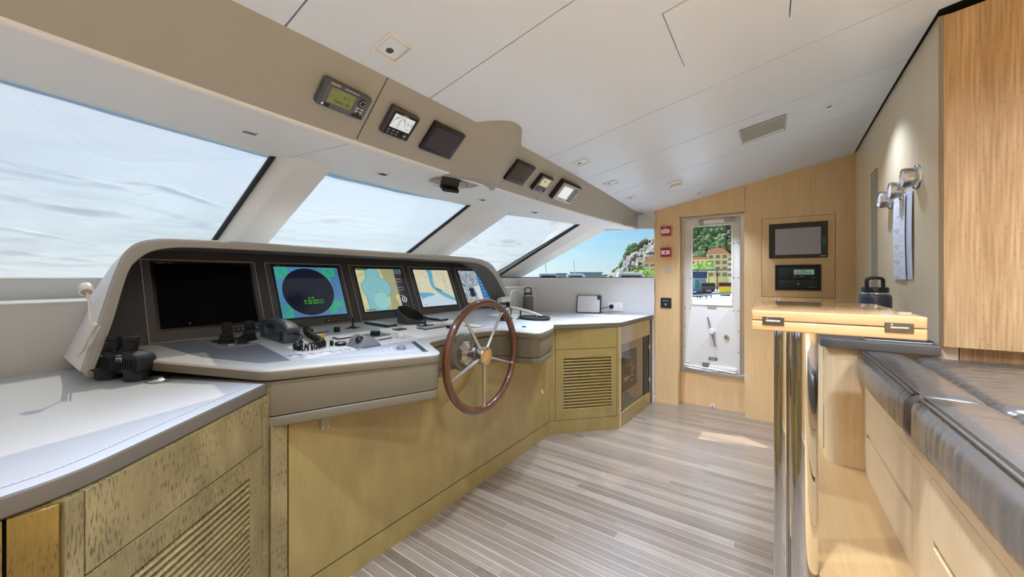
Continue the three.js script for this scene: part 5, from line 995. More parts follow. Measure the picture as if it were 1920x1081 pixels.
{
  const pts = [[-2.04, 1.105, -0.955], [-1.98, 1.10, -0.965], [-1.95, 1.075, -0.935], [-1.90, 1.068, -0.90], [-1.86, 1.066, -0.89], [-1.835, 1.066, -0.915], [-1.832, 1.068, -0.955], [-1.85, 1.07, -0.995], [-1.92, 1.075, -1.02], [-2.03, 1.085, -1.04], [-2.13, 1.095, -1.065], [-2.20, 1.115, -1.09], [-2.22, 1.13, -1.07], [-2.20, 1.13, -1.03], [-2.15, 1.10, -1.0], [-2.12, 1.09, -0.985]].map((p) => V(...p));
  const c = new THREE.CatmullRomCurve3(pts, false, 'centripetal'), L = c.getLength(), turns = 34, helix = [], n = 1100, f = c.computeFrenetFrames(n, false);
  for (let i = 0; i <= n; i++) { const t = i / n, p = c.getPointAt(t), w = Math.max(0, Math.min(1, (t - 0.10) / 0.03)) * Math.max(0, Math.min(1, (0.80 - t) / 0.03)), a = t * turns / 0.7 * Math.PI * 2; helix.push(p.add(f.normals[i].clone().multiplyScalar(0.0155 * w * Math.cos(a))).add(f.binormals[i].clone().multiplyScalar(0.0155 * w * Math.sin(a)))); }
  void L;
  single('coiled_cord', 'black coiled telephone cord looping on the helm deck', 'cord', new THREE.TubeGeometry(new THREE.CatmullRomCurve3(helix), 1500, 0.0036, 6), M.black);
}
function knob(label, x, z, r, h, baseR = 0) {
  const t = onDeck('control_knob', label, 'knob', x, z);
  if (baseR) part('base_plate', cbox(baseR * 2.4, 0.003, baseR * 1.8, 0, 0.001, 0, 0.001), M.darkGray, t);
  part('grip', lathe([[r, 0.0], [r, h * 0.85], [r * 0.85, h], [0, h]], 0, 0.001, 0), M.black, t);
  part('pointer', cbox(r * 0.2, 0.002, r * 0.9, 0, h + 0.001, r * 0.35), M.lightGray, t);
}
knob('round black knob behind the coiled cord, below the radar screen', -2.194, -1.275, 0.018, 0.028);
knob('large black rotary knob on dark plate, behind the trackball', -1.95, -1.374, 0.028, 0.026, 0.06);
knob('wide low black knob beside the trackball housing', -1.838, -1.088, 0.028, 0.014);
knob('small black knob between the cord and low wide knob', -1.858, -1.051, 0.009, 0.024);
knob('small black knob touching the loop of the coiled cord', -1.865, -1.016, 0.009, 0.022);
knob('black knob beside the telephone behind the cord', -2.228, -1.13, 0.016, 0.03);
knob('small black knob behind the wheel rim', -1.838, -1.877, 0.014, 0.018);
function joystick(label, x, z) {
  const t = onDeck('mini_joystick', label, 'joystick', x, z);
  part('gate', [cbox(0.10, 0.003, 0.014, 0, 0.001, 0), cbox(0.03, 0.004, 0.06, 0, 0.001, 0, 0.001)], M.blackMatte, t);
  part('boot', lathe([[0.02, 0], [0.018, 0.008], [0.007, 0.016]], 0, 0, 0), M.black, t);
  part('stick', lathe([[0.005, 0.012], [0.006, 0.05], [0.009, 0.056], [0.009, 0.066], [0, 0.07]], 0, 0, 0), M.black, t);
}
joystick('mini joystick with cross-shaped gate under the radar screen corner', -2.253, -1.418);
joystick('mini joystick just beyond the black round cup', -2.019, -1.829);
joystick('mini joystick left of the chrome-framed handheld unit', -1.80, -2.46);
joystick('mini joystick right of the chrome-framed handheld unit', -1.761, -2.666);
{ // trackball in a raised grey housing
  const t = onDeck('trackball', 'black trackball in a raised grey wedge housing', 'trackball', -1.745, -1.16);
  part('housing', plate([[-0.065, 0], [0.07, 0], [0.028, 0.045, 0.02], [-0.015, 0.058, 0.02], [-0.04, 0.04, 0.01]], 0.12, 0.010, [], 10).translate(0, 0, -0.06), M.midGray, t);
  part('ball', new THREE.SphereGeometry(0.022, 28, 18).translate(-0.036, 0.036, 0.02), M.black, t);
  part('ball_ring', new THREE.TorusGeometry(0.024, 0.004, 10, 32).rotateY(Math.PI / 2 - 0.5).rotateZ(0.4).translate(-0.038, 0.037, 0.02), M.darkGray, t);
}
{
  const t = onDeck('trackball', 'flush grey trackball with ring and three white keys near the wheel', 'trackball', -1.545, -1.24);
  part('ring', lathe([[0.032, 0], [0.034, 0.002], [0.026, 0.003]], 0, 0, 0), M.lightGray, t);
  part('ball', new THREE.SphereGeometry(0.021, 28, 14).scale(1, 0.8, 1).translate(0, 0.006, 0), M.midGray, t);
  for (const [x, z] of [[-0.06, 0.04], [-0.02, 0.055], [0.03, 0.05]]) part('key', cyl(0.010, 0.009, 0.004, x, 0.0, -z, 'y', 18), M.white, t);
}
{
  const t = onDeck('trackball', 'silver trackball beside the row of black dots', 'trackball', -1.79, -1.43);
  part('ring', lathe([[0.034, 0], [0.034, 0.003], [0.024, 0.004]], 0, 0, 0), M.lightGray, t);
  part('ball', new THREE.SphereGeometry(0.019, 24, 14).translate(0, 0.006, 0), M.white, t);
  for (let i = 0; i < 9; i++) part('key', cbox(0.012, 0.004, 0.007, -0.13 + (i % 5) * 0.022, 0.002, -0.02 + Math.floor(i / 5) * 0.022 - i * 0.002, 0.001), M.key, t);
}
function deckPlate(name, label, cat, x, z, w, d, mat, ang = 0, h = 0.006) {
  const t = onDeck(name, label, cat, x, z); t.rotateY(ang);
  part('frame', cbox(w, h, d, 0, h / 2, 0, 0.002), M.darkGray, t);
  part('face', cbox(w - 0.014, 0.002, d - 0.014, 0.003, h, 0.003, 0.001), mat, t);
}
deckPlate('deck_display', 'pale rectangular display between the coiled cord and trackball', 'display', -2.0, -1.2, 0.10, 0.06, M.white);
deckPlate('deck_display', 'grey rectangular display behind the coiled cord', 'display', -2.25, -1.19, 0.11, 0.06, M.lightGray);
deckPlate('cover_plate', 'raised pale cover plate left of the black round cup', 'plate', -2.24, -1.62, 0.085, 0.23, M.lightGray, 0.1, 0.016);
deckPlate('cover_plate', 'raised pale cover plate right of the black round cup', 'plate', -2.21, -2.09, 0.085, 0.23, M.lightGray, 0.1, 0.016);
deckPlate('deck_display', 'small dark square display in front of the black cup', 'display', -2.01, -1.60, 0.075, 0.06, M.pewter);
deckPlate('keypad', 'long grey keypad with pale keys left of the wheel rim', 'keypad', -1.93, -1.84, 0.26, 0.09, M.midGray);
deckPlate('note_sheet', 'bright white sheet behind the wheel rim on the helm', 'paper', -1.78, -2.08, 0.10, 0.13, M.white, 0, 0.003);
deckPlate('deck_display', 'low display with lever, in front of the black cup', 'display', -2.03, -1.84, 0.12, 0.05, M.lightGray);
{
  const t = onDeck('label_strip', 'row of small engraved switch labels along the near deck edge', 'label strip', -1.74, -0.98);
  for (let i = 0; i < 9; i++) { part('engraved_label', [box(-0.02, 0.016, 0, 0.0008, -0.001, 0.001).translate(-0.17 + i * 0.042, 0, 0.0), box(-0.001, 0.001, 0, 0.0008, -0.014, 0.012).translate(-0.17 + i * 0.042, 0, 0.0)], M.darkGray, t); part('flat_key', cbox(0.026, 0.003, 0.02, -0.16 + i * 0.042, 0.001, 0.028, 0.001), i % 3 ? M.lightGray : M.white, t); }
  t.rotateY(-0.26);
}
single('yellow_tag', 'small yellow tag standing behind the loop of the cord', 'tag', [cbox(0.035, 0.024, 0.04, -2.06, deckY(-2.06) + 0.014, -1.10, 0.006)], std({ color: '#e3c43c', roughness: 0.5 }));
{
  const t = onDeck('repeater_cup', 'black oval cup-shaped hood standing on the helm below the charts', 'cup', -2.2, -1.855);
  const rows = []; const N = 48;
  for (let i = 0; i <= N; i++) { const a = i / N * Math.PI * 2, cx = Math.cos(a), sz = Math.sin(a), top = 0.068 - 0.046 * sz - 0.006 * cx; rows.push([[1.0, 0], [1.03, top * 0.6], [1.04, top - 0.006], [1.02, top], [0.97, top], [0.93, top - 0.01], [0.86, 0.02], [0.5, 0.008], [0.001, 0.006]].map(([k, y]) => V(0.092 * k * cx, Math.min(y, top), 0.105 * k * sz))); }
  part('hood', grid(rows.map((r) => r.slice(0, 5))), std({ color: '#4c5156', roughness: 0.5 }), t); part('inside', grid(rows.map((r) => r.slice(4))), M.blackMatte, t);
  part('base_ring', lathe([[0.088, 0], [0.088, 0.005], [0.08, 0.007]], 0, 0, 0).scale(1, 1, 1.2), M.blackMatte, t);
}
{
  const t = onDeck('pen_tray', 'narrow recessed pen tray at the rounded corner beside the wheel', 'tray', -1.53, -1.345); t.rotateY(-0.466);
  part('tray', [cbox(0.026, 0.003, 0.24, 0, 0.001, 0, 0.001)], M.darkGray, t);
  part('rail', [rod([0.009, 0.007, -0.115], [0.009, 0.007, 0.115], 0.006)], M.lightGray, t);
}
{ // handheld unit in a chrome bracket near the wheel
  const t = onDeck('handheld_unit', 'chrome-framed handheld loudspeaker unit seen through the wheel', 'handheld unit', -1.82, -2.53);
  part('stand', [cbox(0.012, 0.19, 0.03, 0.055, 0.095, -0.02, 0.004), cbox(0.10, 0.02, 0.08, 0.0, 0.01, 0, 0.006)], M.blackMatte, t);
  part('bracket', tube([[0.06, 0.02, 0.0], [0.065, 0.12, 0.0], [0.06, 0.178, 0], [0.04, 0.186, 0], [-0.09, 0.183, 0]], 0.006, 40, 10), M.chrome, t);
  part('top_case', cbox(0.13, 0.034, 0.05, -0.02, 0.165, -0.005, 0.008), M.lightGray, t);
  const b = part('body', cyl(0.048, 0.044, 0.06, 0.0, 0.062, -0.03, 'z', 32), M.rubber, t);
  part('speaker_ring', lathe([[0.018, 0], [0.024, 0.006], [0.03, 0.0], [0.038, 0.006], [0.045, 0.0]], 0, 0, 0, 'z').translate(-0.02, 0.062, 0.03), M.lightGray, b);
  part('cable', tube([[-0.04, 0.02, 0.02], [-0.09, 0.01, 0.04], [-0.13, 0.008, 0.02], [-0.19, 0.006, 0.05]], 0.004, 24, 8), M.black, t);
}
{ // far chart lamp: long white arm across the deck
  const t = thing('reading_lamp', 'white swing-arm reading lamp lying across the far helm deck', 'lamp');
  part('base', [cyl(0.028, 0.026, 0.03, -2.36, deckY(-2.36) + 0.002, -3.12), cyl(0.02, 0.02, 0.03, -2.33, deckY(-2.33) + 0.002, -3.05)], M.blackMatte, t);
  part('arm', [tube([[-2.37, 1.11, -3.10], [-2.1, 1.105, -3.02], [-1.85, 1.09, -2.92], [-1.62, 1.062, -2.80]], 0.013, 30, 10).scale(1, 1, 1)], M.white, t);
  part('head', [cbox(0.09, 0.018, 0.03, -1.62, 1.062, -2.80, 0.006)], M.rubber, t);
  part('flexible_stem', tube([[-2.33, 1.02, -3.30], [-2.34, 1.16, -3.33], [-2.35, 1.25, -3.40], [-2.35, 1.262, -3.48], [-2.35, 1.25, -3.55], [-2.345, 1.22, -3.60]], 0.006, 40, 8), M.white, t);
}
single('cable_coil', 'dark coiled cable lying at the far end of the helm deck', 'cable', [tube([[-1.74, 1.058, -2.66], [-1.66, 1.054, -2.66], [-1.58, 1.052, -2.71], [-1.555, 1.052, -2.79], [-1.60, 1.054, -2.85], [-1.70, 1.056, -2.84], [-1.78, 1.058, -2.77], [-1.79, 1.058, -2.70]], 0.013, 60, 10, true), tube([[-1.72, 1.062, -2.70], [-1.64, 1.06, -2.74], [-1.68, 1.062, -2.80]], 0.007, 24, 8)], M.rubber);
single('deck_button', 'lone dark round button at the far bulge of the deck', 'button', lathe([[0, 0.008], [0.014, 0.006], [0.016, 0]].reverse(), ...dk(-1.50, -2.32)), M.darkGray);
// ------------------------------------------------------------------ near counter: binoculars, cap, chart lamp
{
  const t = thing('binoculars', 'black rubber-armoured binoculars standing on the near counter', 'binoculars', null, [-2.19, 0.984, -0.352]);
  t.rotation.y = 0.446; t.scale.set(1.1, 1.05, 1.0);
  const barrel = (s) => {
    const g = part('body', [plate([[-0.052, 0.028, 0.02], [0.05, 0.028, 0.02], [0.054, 0.07, 0.03], [0.05, 0.098, 0.03], [0.01, 0.112, 0.03], [-0.03, 0.112, 0.02], [-0.052, 0.095, 0.02]], 0.075, 0.012, [], 8).translate(s * 0.058, 0, -0.0375)], M.rubber, t, { label: s < 0 ? 'left body half' : 'right body half' });
    part('objective', lathe([[0.034, 0], [0.038, 0.003], [0.038, 0.03], [0.044, 0.05]], s * 0.066, 0, 0.004), M.rubber, g);
    part('eyepiece', lathe([[0.019, 0.105], [0.019, 0.118], [0.021, 0.12], [0.021, 0.13], [0.023, 0.134], [0.024, 0.148], [0.021, 0.150], [0.024, 0.152], [0.025, 0.166], [0.022, 0.168], [0.02, 0.166], [0.016, 0.158], [0, 0.158]], s * 0.036, 0, 0), M.blackMatte, g);
    for (let i = 0; i < 9; i++) part('grip_rib', cbox(0.004, 0.05, 0.006, s * 0.058 - 0.042 + i * 0.0105, 0.062, 0.0395, 0.002), M.blackMatte, g);
  };
  barrel(-1); barrel(1);
  part('hinge', [cyl(0.013, 0.013, 0.09, 0, 0.03, 0, 'y', 20), cbox(0.05, 0.02, 0.03, 0, 0.10, 0, 0.006)], M.blackMatte, t);
  part('lettering', panel(-0.085, 0.088, -0.035, 0.104, 0.0385), paint(150, 48, (c, w, h) => { c.fillStyle = '#24282d'; c.fillRect(0, 0, w, h); c.fillStyle = '#d5d8da'; c.font = 'bold italic 32px sans-serif'; c.fillText('Marine', 20, 34, 120); }), t, { uv: true });
  part('label_plate', panel(0.012, 0.072, 0.05, 0.104, 0.0385), paint(114, 96, (c, w, h) => { c.fillStyle = '#24282d'; c.fillRect(0, 0, w, h); c.fillStyle = '#c9ccce'; c.font = 'bold 26px sans-serif'; c.fillText('7x50', 30, 26, 70); c.fillStyle = '#eef0f0'; c.fillRect(10, 44, 86, 44); c.fillStyle = '#555'; c.fillRect(20, 56, 60, 5); c.fillRect(20, 70, 50, 5); }), t, { uv: true });
}
{
  const t = thing('lens_cap', 'oval black cap with metal rim lying by the binoculars', 'cap', null, [-2.035, 0.984, -0.425]);
  part('rim', lathe([[0.0, 0], [0.045, 0], [0.046, 0.01], [0.04, 0.013]], 0, 0, 0).scale(1.15, 1, 0.8), M.steel, t);
  part('cap', lathe([[0.041, 0.012], [0.036, 0.017], [0.02, 0.019], [0, 0.02]], 0, 0, 0).scale(1.15, 1, 0.8), M.black, t);
}
{
  const t = thing('chart_lamp', 'small white chart lamp on the near side of the hood', 'lamp');
  const hd = (g) => g.rotateZ(0.85).translate(-2.105, 1.358, -0.240);
  part('head', hd(lathe([[0.0, -0.014], [0.015, -0.014], [0.0155, -0.019], [0.019, -0.019], [0.020, -0.014], [0.020, 0.012], [0.017, 0.018], [0.0, 0.019]], 0, 0, 0)), M.white, t);
  part('lens', hd(new THREE.CircleGeometry(0.0155, 28).rotateX(Math.PI / 2).translate(0, -0.0165, 0)), std({ color: '#a5a195', roughness: 0.3 }), t);
  part('stem', tube([[-2.10, 1.345, -0.243], [-2.09, 1.31, -0.246], [-2.10, 1.25, -0.25], [-2.11, 1.215, -0.254]], 0.0042, 24, 10), M.white, t);
  part('cradle', [rod([-2.10, 1.225, -0.262], [-2.36, 1.075, -0.246], 0.0075, 10), rod([-2.07, 1.215, -0.270], [-2.33, 1.065, -0.254], 0.003, 8)], M.white, t);
}
// ------------------------------------------------------------------ far counter: bottle, tablet, socket
flask('drink_flask', 'slim grey steel flask on the far counter beside the hood', [-2.31, 0.984, -3.66], 0.06, 0.30, std({ color: '#63676c', roughness: 0.4, metalness: 0.3 }), M.darkGray, false).rotation.y = 0.7;
{
  const t = thing('tablet', 'white-backed tablet in a dark case leaning on the grey wall', 'tablet');
  const o = sideP(0.72, 0.984, 0.075); place(t, o.toArray(), SD.clone().negate().toArray(), SN.clone().multiplyScalar(-0.28).add(V(0, 1, 0)).toArray());
  part('case', plate(rect(-0.142, 0, 0.142, 0.212, 0.016), 0.012, 0.003), M.blackMatte, t);
  part('back', plate(rect(-0.132, 0.008, 0.128, 0.204, 0.014), 0.002, 0.0006).translate(0, 0, 0.0115), std({ color: '#dcdde0', roughness: 0.35 }), t);
  part('camera_block', plate(rect(0.096, 0.158, 0.138, 0.208, 0.008), 0.004, 0.001).translate(0, 0, 0.012), M.darkGray, t);
  for (const [x, y] of [[0.110, 0.194], [0.124, 0.174]]) part('lens', cyl(0.007, 0.006, 0.003, x, y, 0.0155, 'z', 16), M.black, t);
  part('emblem', cyl(0.012, 0.012, 0.0006, 0, 0.105, 0.0134, 'z', 24), std({ color: '#c9cacd', roughness: 0.3 }), t);
  part('stylus', rod([-0.09, 0.217, 0.006], [0.08, 0.217, 0.006], 0.0045), M.white, t);
}
{
  const t = thing('wall_socket', 'white double wall socket with black plug above the far counter', 'socket');
  const o = sideP(0.425, 1.062, 0.0); place(t, o.toArray(), SD.clone().negate().toArray(), [0, 1, 0]);
  part('plate', cbox(0.17, 0.10, 0.012, 0, 0, 0.006, 0.004), M.white, t);
  part('outlet', [cbox(0.062, 0.062, 0.004, 0.042, 0, 0.013, 0.003)], M.white, t);
  part('outlet_hole', [cyl(0.004, 0.004, 0.002, 0.042, 0.014, 0.0145, 'z', 10), cyl(0.004, 0.004, 0.002, 0.032, -0.008, 0.0145, 'z', 10), cyl(0.004, 0.004, 0.002, 0.052, -0.008, 0.0145, 'z', 10)], M.darkGray, t);
}
{
  const t = thing('plug', 'black plug and short cable in the double wall socket', 'plug');
  const o = sideP(0.425, 1.062, 0.0); place(t, o.toArray(), SD.clone().negate().toArray(), [0, 1, 0]);
  part('body', [lathe([[0.0, 0.012], [0.026, 0.012], [0.026, 0.03], [0.018, 0.044], [0, 0.046]], -0.04, 0, 0, 'z')], M.blackMatte, t);
  part('cable', tube([[-0.05, 0, 0.036], [-0.09, -0.008, 0.038], [-0.13, -0.018, 0.03], [-0.165, -0.026, 0.03]], 0.004, 24, 8), M.black, t);
}
// ------------------------------------------------------------------ outside: harbour, cliff, town
const SEA = -5;
const geoAt = (deg, range, y = 0) => V(-Math.sin(deg * Math.PI / 180) * range, y, -Math.cos(deg * Math.PI / 180) * range);
{
  const s = new THREE.Mesh(fit(new THREE.CircleGeometry(1200, 64).rotateX(-Math.PI / 2)), std({ color: '#7f97a3', roughness: 0.25, bumpMap: rep(T.leather, 6), bumpScale: 0.05 }));
  s.name = 'sea'; s.position.y = SEA; s.userData = { kind: 'structure', label: 'calm harbour water' }; s.receiveShadow = true; scene.add(s);
  const q = struct('ground', 'pale quay');
  part('quay', prism([geoAt(16.5, 75), geoAt(14.6, 300), geoAt(-30, 300), geoAt(-40, 75), geoAt(0, 62)].map((p) => [p.x, p.z]), SEA, -3.6), std({ color: '#d9d6ce', roughness: 0.8 }), q);
}
{ // rocky headland
  const prof = [[22.5, -4], [21.1, 2.0], [20.4, 3.4], [19.5, 6.3], [18.9, 9.5], [18.5, 12], [18.1, 17.5], [17.8, 22], [17.2, 25], [16.6, 26.5], [15.7, 27], [15.2, 30], [14.6, 32], [13.8, 33], [12, 37], [10, 41], [8, 44], [6, 43], [4, 40], [1, 34], [-3, 26], [-8, 12], [-14, -4]];
  const topAt = (b) => { for (let i = 0; i + 1 < prof.length; i++) if (b <= prof[i][0] && b >= prof[i + 1][0]) { const t = (prof[i][0] - b) / (prof[i][0] - prof[i + 1][0]); return prof[i][1] + (prof[i + 1][1] - prof[i][1]) * t; } return -4; };
  const nB = 260, nH = 56, rows = [], pts = [];
  for (let i = 0; i <= nB; i++) {
    const b = 22.5 - 36.5 * i / nB, H = topAt(b), r = [];
    for (let k = 0; k <= nH; k++) {
      const t = k / nH, h = -5 + (H + 5) * t, p0 = b * 1.4;
      const n = noise.noise(p0 * 0.6, h * 0.12, 2) * 9 + noise.noise(p0 * 2.2, h * 0.35, 5) * 4 + noise.noise(p0 * 6, h * 0.9, 8) * 1.8;
      const p = geoAt(b, 262 + 42 * t * t + 10 * t + n, h + 0.9 * noise.noise(p0 * 4, t * 5, 1)); r.push(p); pts.push({ p, b, t, H });
    }
    const back = r.at(-1).clone().multiplyScalar(1.25); back.y = -5; r.push(back);
    rows.push(r);
  }
  const rock = tile(512, 512, (u, v) => { const n = tn(u, v, 8, 8, 4) * 0.5 + tn(u, v, 22, 26, 6) * 0.4 + tn(u, v, 60, 70, 9) * 0.35; return mixc([166, 160, 150], [106, 100, 92], Math.max(0, Math.min(1, 0.45 + n))); });
  single('headland', 'grey rocky headland rising beyond the harbour', 'cliff', toCreasedNormals(grid(rows).toNonIndexed(), 0.5), std({ map: rep(rock, 30), roughness: 0.95 }));
  // vegetation on it: nobody could count it
  const blob = new THREE.IcosahedronGeometry(1, 2); { const p = blob.attributes.position; for (let i = 0; i < p.count; i++) { const v = V().fromBufferAttribute(p, i), s = 0.78 + 0.42 * noise.noise(v.x * 2.2, v.y * 2.2, v.z * 2.2) + 0.15 * noise.noise(v.x * 6, v.y * 6, v.z * 6); p.setXYZ(i, v.x * s, v.y * s * 0.85, v.z * s); } blob.computeVertexNormals(); }
  const spots = [];
  for (const q of pts) {
    const g = noise.noise(q.b * 0.9, q.t * 4, 12) + 0.6 * noise.noise(q.b * 2.6, q.t * 9, 14);
    const wood = q.b < 12.6 ? 0.62 : 0;             // the slope above the town is wooded
    const rim = q.t > 0.94 && q.b < 17.4 && q.b > 15.4 ? 0.5 : 0, foot = q.t < 0.22 ? 0.5 : 0, bare = q.b > 13.2 && q.b < 17.6 && q.t > 0.3 && q.t < 0.93 ? -0.12 : 0;
    if (q.H > 0 && g + wood + rim + foot + bare > 0.42 && rnd() < 0.55) spots.push(q);
  }
  const leaf = std({ color: '#ffffff', roughness: 0.95 }), veg = new THREE.InstancedMesh(blob, leaf, spots.length), m4 = new THREE.Matrix4(), col = new THREE.Color();
  spots.forEach((q, i) => { const s = 1.0 + rnd() * 1.6; m4.compose(q.p.clone().add(V(rnd() - 0.5, s * 0.3, rnd() - 0.5)), new THREE.Quaternion().setFromEuler(new THREE.Euler(rnd() * 6, rnd() * 6, rnd() * 6)), V(s, s, s)); veg.setMatrixAt(i, m4); col.setRGB(0.15 + rnd() * 0.14, 0.24 + rnd() * 0.16, 0.09 + rnd() * 0.07); veg.setColorAt(i, col); });
  veg.name = 'hillside_vegetation'; veg.userData = { kind: 'stuff', label: 'dense green trees and scrub covering the headland', category: 'vegetation' }; veg.castShadow = veg.receiveShadow = true; scene.add(veg);
}
function facing(t, deg, range, y) { const p = geoAt(deg, range, y), a = deg * Math.PI / 180; return place(t, p.toArray(), [Math.cos(a), 0, -Math.sin(a)], [0, 1, 0]); }
function house(label, deg, range, y, w, h, d, wall, roofC, cols, rowsN, opt = {}) {
  const t = thing('building', label, 'building'); facing(t, deg, range, y);
  const wm = std({ color: wall, roughness: 0.85 }), rm = std({ color: roofC, roughness: 0.85 });
  part('wall', box(-w / 2, w / 2, 0, h, -d, 0), wm, t);
  if (opt.gable) part('roof', plate([[-w / 2 - 0.5, h - 0.02], [w / 2 + 0.5, h - 0.02], [w * 0.28, h + opt.gable * 0.8], [0, h + opt.gable], [-w * 0.28, h + opt.gable * 0.8]], d + 1).translate(0, 0, -d - 0.5), rm, t);
  else part('roof', [box(-w / 2 - 0.4, w / 2 + 0.4, h, h + 0.5, -d - 0.4, 0.5), plate([[-w / 2, 0], [w / 2, 0], [w / 2 - 1.2, opt.roof ?? 1.6], [-w / 2 + 1.2, opt.roof ?? 1.6]], d).translate(0, h + 0.4, -d)], rm, t);
  if (opt.cornice) part('cornice', box(-w / 2 - 0.25, w / 2 + 0.25, h - 0.5, h - 0.1, -d, 0.35), std({ color: '#efe3cc', roughness: 0.8 }), t);
  const sh = std({ color: opt.shutter ?? '#8a8f88', roughness: 0.7 }), gl = std({ color: '#8b8d86', roughness: 0.2 }), y0 = opt.from ?? 4;
  const dx = w / cols, dy = (h - y0) / rowsN, ww = Math.min(1.1, dx * 0.42), wh = Math.min(1.9, dy * 0.6);
  for (let i = 0; i < cols; i++) for (let k = 0; k < rowsN; k++) { const x = -w / 2 + dx * (i + 0.5), yy = y0 + dy * (k + 0.5); const f = part('window', box(x - ww / 2, x + ww / 2, yy - wh / 2, yy + wh / 2, -0.05, 0.12), gl, t); part('shutter', [box(x - ww * 0.85, x - ww / 2, yy - wh / 2, yy + wh / 2, 0, 0.16), box(x + ww / 2, x + ww * 0.85, yy - wh / 2, yy + wh / 2, 0, 0.16)], sh, f); }
}
house('long pale yellow building with orange roof, left in the door window', 8.25, 205, -3.6, 13.0, 13.6, 10, '#fdeebc', '#efae86', 7, 3, { from: 6, roof: 1.0, shutter: '#c9b98c' });
house('tall yellow building with curved orange gable roof in the door window', 5.85, 190, -3.6, 8.0, 15.6, 9, '#fdeaa8', '#f0a678', 3, 4, { from: 5, gable: 2.8, cornice: true, shutter: '#b3a070' });
house('white building with orange roof at the right of the door window', 3.9, 206, -3.6, 6.0, 15.0, 9, '#fbf8f2', '#f0b090', 3, 4, { from: 5, roof: 0.9, shutter: '#9a9a9a' });
house('yellow house with orange roof at the edge of the side window', 14.1, 176, -3.6, 7.2, 11.6, 8, '#fdeaa8', '#f0a97e', 3, 2, { from: 7, gable: 3.2, shutter: '#a8926a' });
function tree(label, deg, range, y, h, r, color, group) {
  const t = thing('tree', label, 'tree', group); facing(t, deg, range, y);
  part('trunk', rod([0, 0, 0], [0.1, h * 0.6, 0], r * 0.09, 8, r * 0.05), std({ color: '#6b5a46', roughness: 0.9 }), t);
  const gs = []; for (let i = 0; i < 26; i++) { const a = rnd() * 6.28, q = rnd() ** 0.5, e = rnd() * 2 - 1; const s = r * (0.28 + rnd() * 0.22), g = new THREE.IcosahedronGeometry(s, 2), p = g.attributes.position; for (let k = 0; k < p.count; k++) { const v = V().fromBufferAttribute(p, k), n = 0.8 + 0.5 * noise.noise(v.x * 3 / r + i, v.y * 3 / r, v.z * 3 / r) + 0.25 * noise.noise(v.x * 9 / r, v.y * 9 / r + i, v.z * 9 / r); p.setXYZ(k, v.x * n, v.y * n, v.z * n); } g.computeVertexNormals(); gs.push(g.translate(Math.cos(a) * q * r * 0.75, h - r * 0.7 + e * r * 0.55 * (1 - q * 0.5), Math.sin(a) * q * r * 0.7)); }
  part('crown', gs, std({ color, roughness: 0.95 }), t, { kind: 'stuff' });
}
tree('bright green rounded tree below the cliff in the side window', 15.5, 160, -3.6, 8.6, 4.2, '#9cc05e', 'trees below the cliff');
tree('dark green tree left of the bright one below the cliff', 17.3, 185, -3.6, 6.8, 3.6, '#7d9f6c', 'trees below the cliff');
tree('smaller dark green tree at the foot of the cliff', 19.0, 190, -3.8, 5.6, 2.4, '#86aa72', 'trees below the cliff');
tree('palm-green tree in front of the yellow house by the window edge', 14.4, 158, -3.6, 8.2, 2.2, '#a0c46a', 'trees below the cliff');
tree('light green tree before the long yellow building', 8.2, 186, -3.6, 11.8, 2.8, '#b0d676', 'trees before the town');
tree('second light green tree before the tall yellow building', 6.95, 178, -3.6, 11.5, 2.0, '#b6da7a', 'trees before the town');
